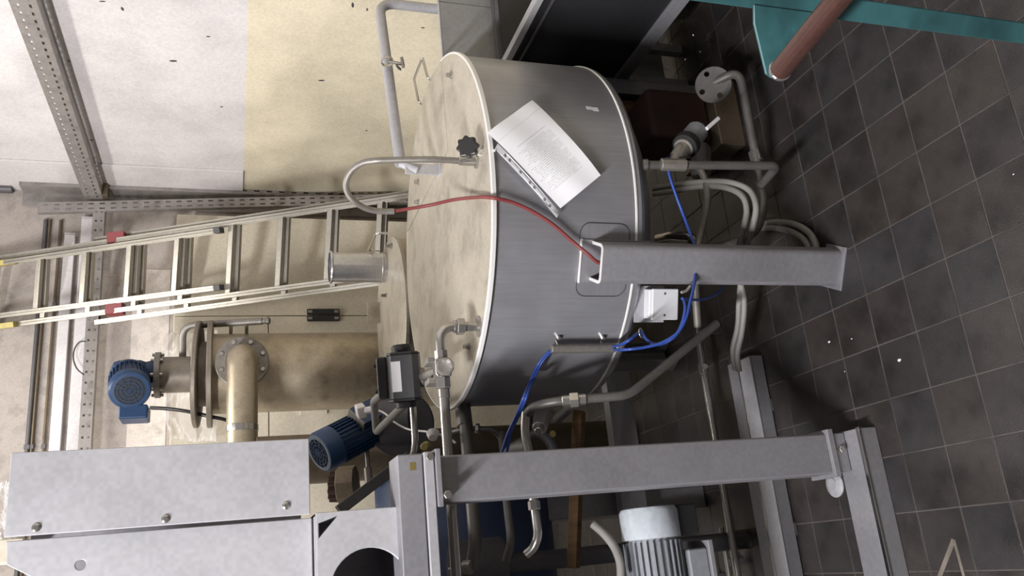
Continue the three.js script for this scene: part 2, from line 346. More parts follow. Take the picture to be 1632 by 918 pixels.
// ---------------------------------------------------------------- round mixing tank
const TC = V(1.027, 0, -2.48), TR = .573, TOP = 1.065, BOT = .612;
const onTank = (x, y, R = TR) => {
  const d = dirOf(x, y), o = EYE.clone().sub(TC), a = d.x * d.x + d.z * d.z, b = 2 * (o.x * d.x + o.z * d.z), c = o.x * o.x + o.z * o.z - R * R;
  return EYE.clone().addScaledVector(d, (-b - Math.sqrt(Math.max(0, b * b - 4 * a * c))) / 2 / a);
};
const round = (a, R, y) => V(TC.x + Math.cos(a) * R, y, TC.z + Math.sin(a) * R);
{
  const t = thing('mixing_tank', 'wide round stainless steel mixing tank on box-section legs, flat dusty lid with a painted warm light tint', 'tank', V(TC.x, 0, TC.z));
  const sg = new THREE.LatheGeometry([[.3, BOT - .13], [.46, BOT - .07], [.535, BOT - .015], [.55, BOT - .002], [.558, BOT], [.566, BOT + .012], [.566, TOP - .012], [.2, TOP - .014]].map(p => new THREE.Vector2(...p)), 128);
  const uv = sg.attributes.uv; for (let i = 0; i < uv.count; i++) uv.setXY(i, sg.attributes.position.getY(i), uv.getX(i) * 3.6);
  part('shell', toCreasedNormals(sg, .5).translate(TC.x, 0, TC.z), M.steelSide, t, { keepUV: true });
  part('weld_seam', lathe([[.5655, -.004], [.5695, -.002], [.5695, .002], [.5655, .004]], V(TC.x, .641, TC.z), V(0, 1, 0), 128), M.rim, t, { label: 'bright weld bead round the foot of the shell' });
  // lid, cut out round the hinged hatch at its rear right
  const hx = .214, hz = .168, R = TR, a0 = Math.asin(hz / R), a1 = -Math.acos(hx / R);
  const flat = m => new THREE.Matrix4().makeRotationX(Math.PI / 2).setPosition(TC.x, m, TC.z);      // shape (x, y) -> world (x, z)
  const s1 = new THREE.Shape(); s1.moveTo(hx, hz); s1.lineTo(R * Math.cos(a0), hz); s1.absarc(0, 0, R, a0, a1 + Math.PI * 2, false); s1.lineTo(hx, hz);
  const extr = (s, d) => new THREE.ExtrudeGeometry(s, { depth: d, bevelEnabled: true, bevelSize: .0015, bevelThickness: .0015, bevelOffset: -.0015, bevelSegments: 1, curveSegments: 96 });
  part('lid', extr(s1, .009).applyMatrix4(flat(TOP)), M.steelLid, t);
  const q = .004, b0 = Math.asin((hz - q) / R), b1 = -Math.acos((hx + q) / R);
  const s2 = new THREE.Shape(); s2.moveTo(hx + q, hz - q); s2.lineTo(R * Math.cos(b0), hz - q); s2.absarc(0, 0, R, b0, b1, true); s2.lineTo(hx + q, hz - q);
  const hatch = part('hatch', extr(s2, .009).applyMatrix4(flat(TOP + .001)), M.steelLid, t);
  const h = TOP + .001, f1 = atY(687, 128, h), f2 = atY(672, 166, h);
  const up1 = atX(673, 92, f1.x + .02), up2 = atX(660, 125, f2.x + .02);
  part('handle', pipe([f1, V(f1.x + .012, h + .012, f1.z), up1, up2, V(f2.x + .012, h + .012, f2.z), f2], .0042, .008, 10), M.steelBright, hatch, { label: 'thin bent wire handle' });
  part('rim', lathe([[TR - .012, -.013], [TR, -.013], [TR + .003, -.011], [TR + .003, -.001], [TR + .001, .0016], [TR - .004, .0016], [TR - .006, -.001]], V(TC.x, TOP, TC.z), V(0, 1, 0), 128), M.rim, t, { label: 'polished bright rim of the lid' });
  for (const [x, y] of [[720, 120], [668, 322], [748, 552], [668, 290]]) {
    const p = atY(x, y, TOP + .001);
    part('lid_bolt', [cyl(p, V(p.x, p.y + .006, p.z), .011, .011, 16), cyl(V(p.x, p.y + .006, p.z), V(p.x, p.y + .018, p.z), .0075, .0075, 6)], M.steel, t);
  }
  // hinge post of the hatch
  const hp = atY(702, 272, TOP);
  part('hinge_bracket', bx(hp.x - .018, hp.x + .02, TOP, TOP + .118, hp.z - .004, hp.z + .004, .002), M.panel, t, { label: 'upright plate beside the hatch' });
  part('hinge_bracket', bx(hp.x - .02, hp.x + .026, TOP, TOP + .006, hp.z - .02, hp.z + .016, .002), M.panel, t);
  // front leg: open channel, flanges to the tank
  const legDir = V(.715 - TC.x, 0, -1.909 - TC.z).normalize();
  const face = V(-.0, 0, 1), sx = V(.877, 0, .48).normalize();      // sideways along the leg's front face
  const nz = V(-sx.z, 0, sx.x), lc = V(.717, 0, -1.917);
  const chan = (w, d, th, r) => {
    const s = new THREE.Shape(); s.moveTo(-w / 2, -d); s.lineTo(-w / 2, -r); s.absarc(-w / 2 + r, -r, r, Math.PI, Math.PI / 2, true); s.lineTo(w / 2 - r, 0); s.absarc(w / 2 - r, -r, r, Math.PI / 2, 0, true); s.lineTo(w / 2, -d);
    s.lineTo(w / 2 - th, -d); s.lineTo(w / 2 - th, -r - .001); s.absarc(w / 2 - r, -r, r - th, 0, Math.PI / 2, false); s.lineTo(-w / 2 + r, -th); s.absarc(-w / 2 + r, -r, r - th, Math.PI / 2, Math.PI, false); s.lineTo(-w / 2 + th, -d); s.closePath(); return s;
  };
  const legGeo = (c, ex, ez, y0, y1, w, d) => new THREE.ExtrudeGeometry(chan(w, d, .006, .016), { depth: y1 - y0, bevelEnabled: false, curveSegments: 6 }).applyMatrix4(basisMatrix(V(c.x, y0, c.z), ex, ez, V(0, 1, 0)));
  const leg = part('leg', legGeo(lc, sx, nz, .006, .775, .108, .07), M.frame, t);
  part('foot_plate', bx(-.065, .065, 0, .006, -.075, .012, .001).applyMatrix4(basisMatrix(V(lc.x, 0, lc.z), sx, V(0, 1, 0), nz)), M.frame, leg);
  part('back_plate', bx(-.062, .058, .60, .806, -.0775, -.0725, .001).applyMatrix4(basisMatrix(V(lc.x, 0, lc.z), sx, V(0, 1, 0), nz)), M.frame, leg);
  part('cut_edge', new THREE.ExtrudeGeometry(chan(.109, .0725, .0085, .0165), { depth: .0025, bevelEnabled: false, curveSegments: 6 }).applyMatrix4(basisMatrix(V(lc.x, .775, lc.z), sx, nz, V(0, 1, 0))), M.rim, leg, { label: 'bare cut edge of the channel' });
  part('plate_edge', bx(-.063, .059, .806, .81, -.079, -.0705, .0008).applyMatrix4(basisMatrix(V(lc.x, 0, lc.z), sx, V(0, 1, 0), nz)), M.rim, leg);
  // reinforcing pad on the shell behind the leg: rounded, thin, curved with the shell
  const pg = new THREE.PlaneGeometry(1, 1, 24, 12), pp = pg.attributes.position, la = Math.atan2(lc.z - TC.z, lc.x - TC.x);
  for (let i = 0; i < pp.count; i++) {
    let u = pp.getX(i) * .205, v = pp.getY(i) * .15; const rc = .03, ux = Math.abs(u) - (.1025 - rc), vx = Math.abs(v) - (.075 - rc);
    if (ux > 0 && vx > 0) { const l = Math.max(ux, vx) / Math.hypot(ux, vx); u = Math.sign(u) * (.1025 - rc + ux * l); v = Math.sign(v) * (.075 - rc + vx * l); }
    const edge = Math.abs(pp.getX(i)) > .499 || Math.abs(pp.getY(i)) > .499, p = round(la - u / .566, edge ? .5668 : .5672, .737 + v);
    pp.setXYZ(i, p.x, p.y, p.z);
  }
  pg.computeVertexNormals(); const pad = part('reinforcing_pad', pg, M.steelSide, t);
  const ol = []; for (const [cu, cv, q] of [[.0725, .045, 0], [-.0725, .045, 1], [-.0725, -.045, 2], [.0725, -.045, 3]]) for (let k = 0; k <= 6; k++) { const A = (q + k / 6) * Math.PI / 2; ol.push(round(la - (cu + .03 * Math.cos(A)) / .566, .5675, .737 + cv + .03 * Math.sin(A))); }
  ol.push(ol[0].clone()); part('pad_weld', sweep(ol, .0013, 6), M.frameDark, pad);
  for (const a of [la + 2.1, la - 2.1]) {
    const o = round(a, .575, 0), ez = V(Math.cos(a), 0, Math.sin(a)), ex = V(ez.z, 0, -ez.x);
    part('leg', legGeo(V(o.x + ez.x * .06, 0, o.z + ez.z * .06), ex, ez, 0, .775, .108, .07), M.frame, t);
  }
  for (const [x, y, w] of [[939, 172, .006], [949, 174, .0075]]) { const p = onTank(x, y, .5668), q = V(p.x - TC.x, 0, p.z - TC.z).normalize(); part('sticker_residue', bx(-w, w, -.009, .009, -.0004, .0004, 0).applyMatrix4(basisMatrix(p, V(q.z, 0, -q.x), V(0, 1, 0), q)), M.white, t, { label: 'small torn white sticker remains' }); }
  // cable sleeve on two studs
  const c0 = onTank(878, 556, .6), c1 = onTank(980, 555, .6);
  const sl = part('cable_sleeve', cyl(c0, c1, .0125), M.steelDull, t, { label: 'short steel tube that guides the blue cables' });
  for (const k of [.14, .83]) { const p = c0.clone().lerp(c1, k), qd = V(TC.x - p.x, 0, TC.z - p.z).normalize(); const e = V(p.x, p.y, p.z).addScaledVector(V(sx.x, 0, sx.z), .02); part('stud', [cyl(p, p.clone().addScaledVector(qd, .036), .005), cyl(e.clone().addScaledVector(qd, .012), e.clone().addScaledVector(qd, .03), .006, .006, 6)], M.steel, sl); }
}

// ---------------------------------------------------------------- document in a plastic sleeve on the tank
{
  const A = onTank(848.7, 158.7, .59), B = onTank(956.7, 279.7, .584), C = onTank(893, 332, .586), D = onTank(776.6, 211, .588);
  const t = thing('document_sleeve', 'white printed sheet in a clear punched plastic sleeve hanging on the tank front', 'document', D.clone());
  const cv = document.createElement('canvas'); cv.width = 512; cv.height = 362; const c = cv.getContext('2d');
  c.fillStyle = '#fbfbff'; c.fillRect(0, 0, 512, 362);
  c.strokeStyle = '#9aa0a4'; c.lineWidth = 1.6; c.beginPath(); c.moveTo(150, 70); c.lineTo(150, 300); c.stroke();
  c.strokeStyle = '#c9ccd4'; c.beginPath(); c.moveTo(60, 0); c.lineTo(70, 362); c.stroke();
  let q = 5; const r = () => (q = (q * 1664525 + 1013904223) >>> 0) / 4294967296;
  for (let i = 0; i < 26; i++) { const x = 168 + i * 10; let y = 60 + (i % 6 === 0 ? 40 : 0); const e = 320 - (r() < .3 ? r() * 120 : r() * 20); while (y < e) { const l = 6 + r() * 24; c.fillStyle = `rgba(120,130,130,${.35 + .3 * r()})`; c.fillRect(x, y, 2.4, l); y += l + 5; } }
  const ct = new THREE.CanvasTexture(cv); ct.colorSpace = THREE.SRGBColorSpace;
  const pm = new THREE.MeshStandardMaterial({ map: ct, roughness: .45, side: THREE.DoubleSide });
  const sheet = (P, N, off, fn) => {
    const g = new THREE.PlaneGeometry(1, 1, N, N), p = g.attributes.position;
    for (let i = 0; i < p.count; i++) {
      const u = p.getX(i) + .5, v = p.getY(i) + .5;
      const w = P[0].clone().multiplyScalar((1 - u) * v).addScaledVector(P[1], u * v).addScaledVector(P[2], u * (1 - v)).addScaledVector(P[3], (1 - u) * (1 - v));
      // bend to the shell: keep clear of it by off, with soft waves of the paper
      const d = V(w.x - TC.x, 0, w.z - TC.z), L = d.length(), R = TR + .006 + off + (fn ? fn(u, v) : 0);
      w.addScaledVector(d.normalize(), R - L); p.setXYZ(i, w.x, w.y, w.z);
    }
    g.computeVertexNormals(); return g;
  };
  const wave = (u, v) => .0016 * Math.sin(u * 7 + v * 2) + .0014 * Math.sin(v * 9 - u * 3) + .003;
  part('paper', sheet([A, B, C, D], 20, .004, wave), pm, t, { keepUV: true });
  const E2 = onTank(966, 272), F2 = onTank(884, 345), A2 = onTank(846, 155), D2 = onTank(773, 214);
  part('sleeve', sheet([A2, E2, F2, D2], 20, .0075, wave), M.film, t, { keepUV: true, label: 'clear plastic film over the sheet' });
  // punched binding strip with its row of holes
  const S0 = onTank(786, 241.5), S1 = onTank(884, 348), S2 = onTank(889, 341), S3 = onTank(791, 233);
  const s = new THREE.Shape(); const N = 24; for (let i = 0; i <= N; i++) s.lineTo(i / N, 0); for (let i = N; i >= 0; i--) s.lineTo(i / N, 1);
  for (const k of [.14, .21, .38, .53, .60, .77, .86]) { const h = new THREE.Path(); h.absellipse(k, .5, .018, .27, 0, Math.PI * 2); s.holes.push(h); }
  const g = new THREE.ShapeGeometry(s, 6), p = g.attributes.position;
  for (let i = 0; i < p.count; i++) {
    const u = p.getX(i), v = p.getY(i), w = S0.clone().lerp(S1, u).lerp(S3.clone().lerp(S2, u), v), d = V(w.x - TC.x, 0, w.z - TC.z), L = d.length();
    w.addScaledVector(d.normalize(), TR + .014 - L); p.setXYZ(i, w.x, w.y, w.z);
  }
  g.computeVertexNormals();
  part('punched_strip', g, new THREE.MeshPhysicalMaterial({ color: lin(.8, .8, .82), roughness: .3, transmission: .25, thickness: 0, side: THREE.DoubleSide }), t);
  part('string', hose([onTank(789, 241, TR + .016), at(775, 243, 2.29), at(766, 248, 2.29), at(760, 243, 2.29), at(768, 239, 2.29), onTank(790, 239, TR + .016)], .0016, 30, 6), M.white, t);
}

// ---------------------------------------------------------------- gooseneck vent with star-knob valve, red hose
{
  const b = V(1.053, TOP, -2.016), zz = b.z;
  const t = thing('gooseneck_pipe', 'thin steel gooseneck vent pipe rising from the tank lid', 'pipe', b);
  const P = (x, y, d) => at(x, y, d);
  part('pipe', sweep([...fillet([b, V(b.x, 1.2, zz), P(608, 255.5, 2.28)], .03), ...smooth([P(600, 256, 2.28), P(580, 259, 2.29), P(562, 270, 2.31), P(552, 288, 2.33), P(553, 305, 2.35), P(565, 321, 2.37), P(586, 333, 2.4), P(608, 337, 2.42), P(628, 337, 2.43)], 30)], .0088, 14), M.steelDull, t);
  part('valve_body', [cyl(V(b.x, TOP, zz), V(b.x, TOP + .055, zz), .0125), cyl(at(748, 256, 2.33), at(748, 240, 2.29), .009), cyl(V(b.x, TOP, zz), V(b.x, TOP + .01, zz), .019, .019, 6)], M.steel, t);
  // eight-lobed knob, seen face on
  const s = new THREE.Shape(); for (let i = 0; i <= 64; i++) { const a = i / 64 * Math.PI * 2, R = .0285 + .0028 * Math.cos(a * 8); s[i ? 'lineTo' : 'moveTo'](Math.cos(a) * R, Math.sin(a) * R); }
  const c = at(747, 235, 2.26), n = EYE.clone().sub(c).normalize().add(V(.1, .25, 0)).normalize(), ex = V(1, 0, 0).addScaledVector(n, -n.x).normalize();
  part('star_knob', new THREE.ExtrudeGeometry(s, { depth: .016, bevelEnabled: true, bevelSize: .004, bevelThickness: .004, bevelOffset: -.004, bevelSegments: 3 }).applyMatrix4(basisMatrix(c, ex, n.clone().cross(ex), n)), M.blackGloss, t, { label: 'black star-shaped plastic knob' });
  part('knob_stem', cyl(c.clone().addScaledVector(n, .004), at(750, 250, 2.31), .006), M.steel, t);
  const red = [P(624, 337, 2.43), P(650, 333, 2.44), P(685, 327, 2.44), P(720, 319, 2.4), P(752, 315, 2.3), onTank(783, 315, TR + .012), onTank(812, 321, TR + .012), onTank(845, 335, TR + .012), onTank(880, 357, TR + .014), onTank(915, 387, TR + .016), onTank(938, 406, TR + .03), V(.735, .77, -1.95), V(.733, .7, -1.95)];
  single('red_hose', 'thin red hose drooping from the gooseneck over the tank into the leg', 'hose', hose(red, .0052, 80), M.red);
}

// ---------------------------------------------------------------- second vessel behind, galvanised duct stub on it
const VC = V(1.016, 0, -3.4), VR = .342, VT = 1.078;
{
  const t = thing('small_vessel', 'smaller round vessel with a warm-tinted dusty flat lid behind the wide tank', 'tank', V(VC.x, 0, VC.z));
  part('shell', lathe([[0, .35], [.2, .36], [.33, .45], [.335, .47], [.335, VT - .01], [.1, VT - .01]], V(VC.x, 0, VC.z), V(0, 1, 0), 64), M.beigeSteel, t);
  part('lid', lathe([[0, .006], [.12, .006], [VR - .006, 0], [VR, -.003], [VR, -.016], [VR - .008, -.018], [VR - .02, -.012], [0, -.012]], V(VC.x, VT, VC.z), V(0, 1, 0), 96), M.steelLid, t);
  for (let k = 0; k < 3; k++) { const a = .6 + k * 2.1; part('leg', cyl(V(VC.x + .27 * Math.cos(a), 0, VC.z + .27 * Math.sin(a)), V(VC.x + .27 * Math.cos(a), .42, VC.z + .27 * Math.sin(a)), .025), M.steelDull, t); }
  const h1 = atY(620, 372, VT), h2 = atY(606, 400, VT);
  part('handle', pipe([h1, h1.clone().add(V(0, .055, 0)), h2.clone().add(V(0, .055, 0)), h2], .005, .02, 10), M.steelBright, t, { label: 'small bent wire handle' });
  for (const [x, y] of [[625, 392], [618, 471], [603, 502]]) { const p = atY(x, y, VT); part('clamp_bolt', [cyl(p, V(p.x, p.y + .008, p.z), .013, .013, 12), cyl(V(p.x, p.y + .008, p.z), V(p.x, p.y + .03, p.z), .008, .006, 6)], M.steelDull, t); }
  const pb = atY(612, 488, VT); part('nameplate', bx(pb.x - .05, pb.x + .05, VT, VT + .06, pb.z - .1, pb.z - .097, .001), M.steelLid, t);
  const gp = atY(614, 427, VT + .003), d = thing('galvanised_duct', 'shiny galvanised sheet-metal duct stub standing on the smaller vessel', 'duct', V(gp.x, VT + .004, gp.z));
  const R = .0645, H = .235, y0 = VT + .004;
  part('tube', lathe([[R - .003, 0], [R, 0], [R, .012], [R + .0025, .014], [R + .0025, .02], [R, .022], [R, H - .006], [R + .004, H - .004], [R + .004, H], [R - .002, H], [R - .002, .004]], V(gp.x, y0, gp.z), V(0, 1, 0), 48), M.galv, d);
  part('rolled_rim', lathe([[R - .001, H - .003], [R + .005, H - .006], [R + .0065, H - .001], [R + .005, H + .004], [R - .001, H + .004]], V(gp.x, y0, gp.z), V(0, 1, 0), 48, 2), M.galv, d);
}

// ---------------------------------------------------------------- valve line on the left of the tank, its actuator
{
  const z = -2.138, y = 1.178;
  const t = thing('valve_pipeline', 'steel pipe with union, elbow and ball valve rising from the left of the tank lid', 'pipe', V(.611, TOP, z));
  part('pipe', pipe([V(.611, TOP, z), V(.611, y, z), V(-.35, y, z)], .0135, .045, 18), M.steel, t);
  part('collar', cyl(V(.611, TOP, z), V(.611, TOP + .004, z), .03), M.steelDull, t);
  part('union_nut', [cyl(V(.611, 1.108, z), V(.611, 1.13, z), .0235, .0235, 6), cyl(V(.611, 1.13, z), V(.611, 1.138, z), .018)], M.steel, t);
  part('valve_body', [cyl(V(.545, y, z), V(.515, y, z), .018, .018, 8), bx(.47, .52, y - .022, y + .022, z - .02, z + .02, .006), cyl(V(.47, y, z), V(.44, y, z), .02, .02, 6), cyl(V(.44, y, z), V(.415, y, z), .016)], M.steel, t);
  const q = V(.495, y - .004, z + .018), n = V(-.15, .25, 1).normalize();
  part('valve_cap', lathe([[0, .014], [.018, .014], [.019, .012], [.021, .013], [.0235, .011], [.0235, 0]], q, n, 32), M.steelDull, t, { label: 'round face of the valve' });
  for (const x of [.46, .515]) part('mounting_bracket', bx(x, x + .015, y - .018, y + .035, z - .07, z - .015, .002), M.steelDull, t);
  // electric actuator
  const c = at(645, 601, 2.42), a = thing('valve_actuator', 'grey and black electric valve actuator with a white blank label', 'actuator', c);
  const ex = V(.985, .05, .16).normalize(), ey = UP0.clone().addScaledVector(ex, -UP0.dot(ex)).normalize(), ez = ex.clone().cross(ey);
  const mm = basisMatrix(c, ex, ey, ez);
  const hex = poly([[-.066, -.03], [-.066, .026], [-.06, .038], [.06, .038], [.066, .026], [.066, -.03], [.05, -.047], [-.05, -.047]]);
  // eight-sided body along ex
  const prof = poly([[-.046, -.024], [-.046, .03], [-.03, .05], [.03, .05], [.046, .03], [.046, -.024], [.03, -.046], [-.03, -.046]]);
  const along = basisMatrix(V(-.064, 0, 0), V(0, -1, 0), V(0, 0, 1), V(-1, 0, 0)).premultiply(new THREE.Matrix4());
  const bodyM = new THREE.Matrix4().multiplyMatrices(mm, basisMatrix(V(-.062, 0, 0), V(0, 1, 0), V(0, 0, 1), V(1, 0, 0)));
  part('body', extrude(prof, .124, bodyM, .002), M.darkGrey, a);
  const cap = (x0, x1, r) => cyl(V(x0, .002, 0).applyMatrix4(mm), V(x1, .002, 0).applyMatrix4(mm), r, r, 40);
  part('end_cap', [extrude(prof, .008, new THREE.Matrix4().multiplyMatrices(mm, basisMatrix(V(.062, 0, 0), V(0, 1, 0), V(0, 0, 1), V(1, 0, 0))), .002), cap(.07, .09, .031), cap(.09, .094, .027)], M.black, a);
  part('end_cap', [extrude(prof, .008, new THREE.Matrix4().multiplyMatrices(mm, basisMatrix(V(-.07, 0, 0), V(0, 1, 0), V(0, 0, 1), V(1, 0, 0))), .002), cap(-.07, -.088, .03)], M.black, a);
  part('terminal_cover', bx(-.058, .062, .046, .075, -.035, .035, .005).applyMatrix4(mm), M.blackGloss, a);
  for (const x of [-.035, .04]) part('cover_screw', cyl(V(x, .074, .02).applyMatrix4(mm), V(x, .084, .02).applyMatrix4(mm), .0065), M.black, a);
  part('label', bx(-.042, .044, .004, .031, .0495, .0505, 0).applyMatrix4(mm), M.paperBack, a, { label: 'white blank sticker' });
  part('coupling', [cyl(V(-.005, -.046, -.0).applyMatrix4(mm), V(.47 + .025, y, z - .02), .014), cyl(V(-.005, -.044, 0).applyMatrix4(mm), V(-.005, -.058, 0).applyMatrix4(mm), .028)], M.steelDull, a);
}

// ---------------------------------------------------------------- blue geared motor and its grey conduit
function ribbedMotor(t, c, ax, up, L, R, body, dark, rim) {   // fan end at c, body along ax
  const ex = ax.clone().normalize(), ey = up.clone().addScaledVector(ex, -up.dot(ex)).normalize(), ez = ex.clone().cross(ey), m = basisMatrix(c, ex, ey, ez);
  const Q = (x, y, z) => V(x, y, z).applyMatrix4(m);
  part('fan_cover', lathe([[0, .012], [R * .5, .012], [R * .52, .006], [R * .78, .002], [R * .96, 0], [R * 1.04, .01], [R * 1.04, L * .22], [R * .9, L * .22]], c, ex, 40), body, t);
  part('fan_rim', lathe([[R * .74, -.003], [R * .92, -.002], [R * .98, .004], [R * .74, .004]], c, ex, 40), rim ?? body, t);
  const gr = part('fan_grille', lathe([[0, -.0015], [R * .74, -.0005], [R * .74, .003], [0, .003]], c, ex, 40), M.black, t, { label: 'dark fan grille' });
  for (let k = 0; k < 6; k++) { const a = k * Math.PI / 6; part('spoke', beam(Q(-.0025, R * .74 * Math.cos(a), R * .74 * Math.sin(a)), Q(-.0025, -R * .74 * Math.cos(a), -R * .74 * Math.sin(a)), .0035, .002, ex, 0), dark, gr); }
  for (const k of [.2, .4, .58]) part('grille_ring', lathe([[R * k, -.0035], [R * (k + .05), -.0035], [R * (k + .05), -.0015], [R * k, -.0015]], c, ex, 32), dark, gr);
  part('stator', cyl(Q(L * .2, 0, 0), Q(L, 0, 0), R * .9, R * .9, 40), body, t);
  const fins = []; for (let k = 0; k < 28; k++) { const a = k / 28 * Math.PI * 2; fins.push(bx(L * .24, L * .9, R * .85, R * 1.03, -.0014, .0014, 0).applyMatrix4(new THREE.Matrix4().makeRotationX(a)).applyMatrix4(m)); }
  part('cooling_fins', fins, body, t);
  part('end_shield', lathe([[0, 0], [R * .6, 0], [R * 1.04, -.006], [R * 1.04, -.03], [R * .9, -.034]], Q(L + .012, 0, 0), ex, 40), body, t);
  return { Q, m, ex, ey, ez };
}
{
  const c = at(509, 722, 2.86), e = at(612, 668, 3.06), ax = e.clone().sub(c), L = ax.length() * .95;
  const t = thing('blue_motor', 'tilted blue electric motor below the actuator, fan end to the upper left', 'motor', c);
  const { Q, m, ex } = ribbedMotor(t, c, ax, RT0.clone().multiplyScalar(.7).addScaledVector(FWD, -.75), L, .07, M.blue, M.blueDark, mat(.13, .17, .22, .5, .1));
  const tb = part('terminal_box', bx(L * .56, L * .92, .05, .085, -.042, .042, .005).applyMatrix4(m), M.blue, t);
  part('box_lid', bx(L * .55, L * .93, .085, .092, -.045, .045, .003).applyMatrix4(m), M.blue, tb);
  part('pale_strip', bx(L * .535, L * .555, .05, .092, -.043, .043, .001).applyMatrix4(m), M.steelDull, tb, { label: 'pale edge of the terminal box' });
  part('gear_housing', [cyl(Q(L, 0, 0), Q(L + .05, 0, 0), .062, .075, 32), cyl(at(620, 672, 3.04), at(668, 668, 3.0), .1, .088, 40)], M.frameDark, t, { label: 'dark round gearbox' });
  part('mounting_disc', lathe([[0, 0], [.115, 0], [.118, .003], [.118, .013], [.115, .016], [0, .016]], at(640, 676, 2.99), V(-.15, .35, .9).normalize(), 48), M.frameDark, t, { label: 'flat round grey flange plate' });
  const w = thing('grey_conduit', 'grey bent conduit elbow between the actuator and the blue motor', 'conduit', at(600, 688, 2.8));
  part('tube', pipe([at(611, 626, 2.5), at(596, 640, 2.7), at(600, 688, 2.82), at(650, 640, 2.5)], .0125, .012, 14), M.greyHose, w);
  const k = thing('cable_connector', 'pale square cable plug on top of the blue motor', 'connector', at(575, 658, 2.85));
  part('plug', bx(-.022, .022, -.016, .016, -.022, .022, .006).applyMatrix4(basisMatrix(at(575, 655, 2.85), V(.8, .2, .5).normalize(), V(-.24, .97, 0).normalize(), V(-.5, -.1, .85).normalize())), M.pvc, k);
  part('gland', cyl(at(583, 655, 2.83), at(597, 652, 2.82), .013), M.pvc, k);
  part('lead', hose([at(597, 652, 2.82), at(612, 658, 2.8), at(630, 674, 2.75), at(650, 684, 2.7), at(680, 688, 2.6), at(705, 694, 2.5), at(718, 700, 2.45), at(726, 706, 2.44)], .0032, 40, 8), M.pvc, k, { label: 'thin white cable' });
}

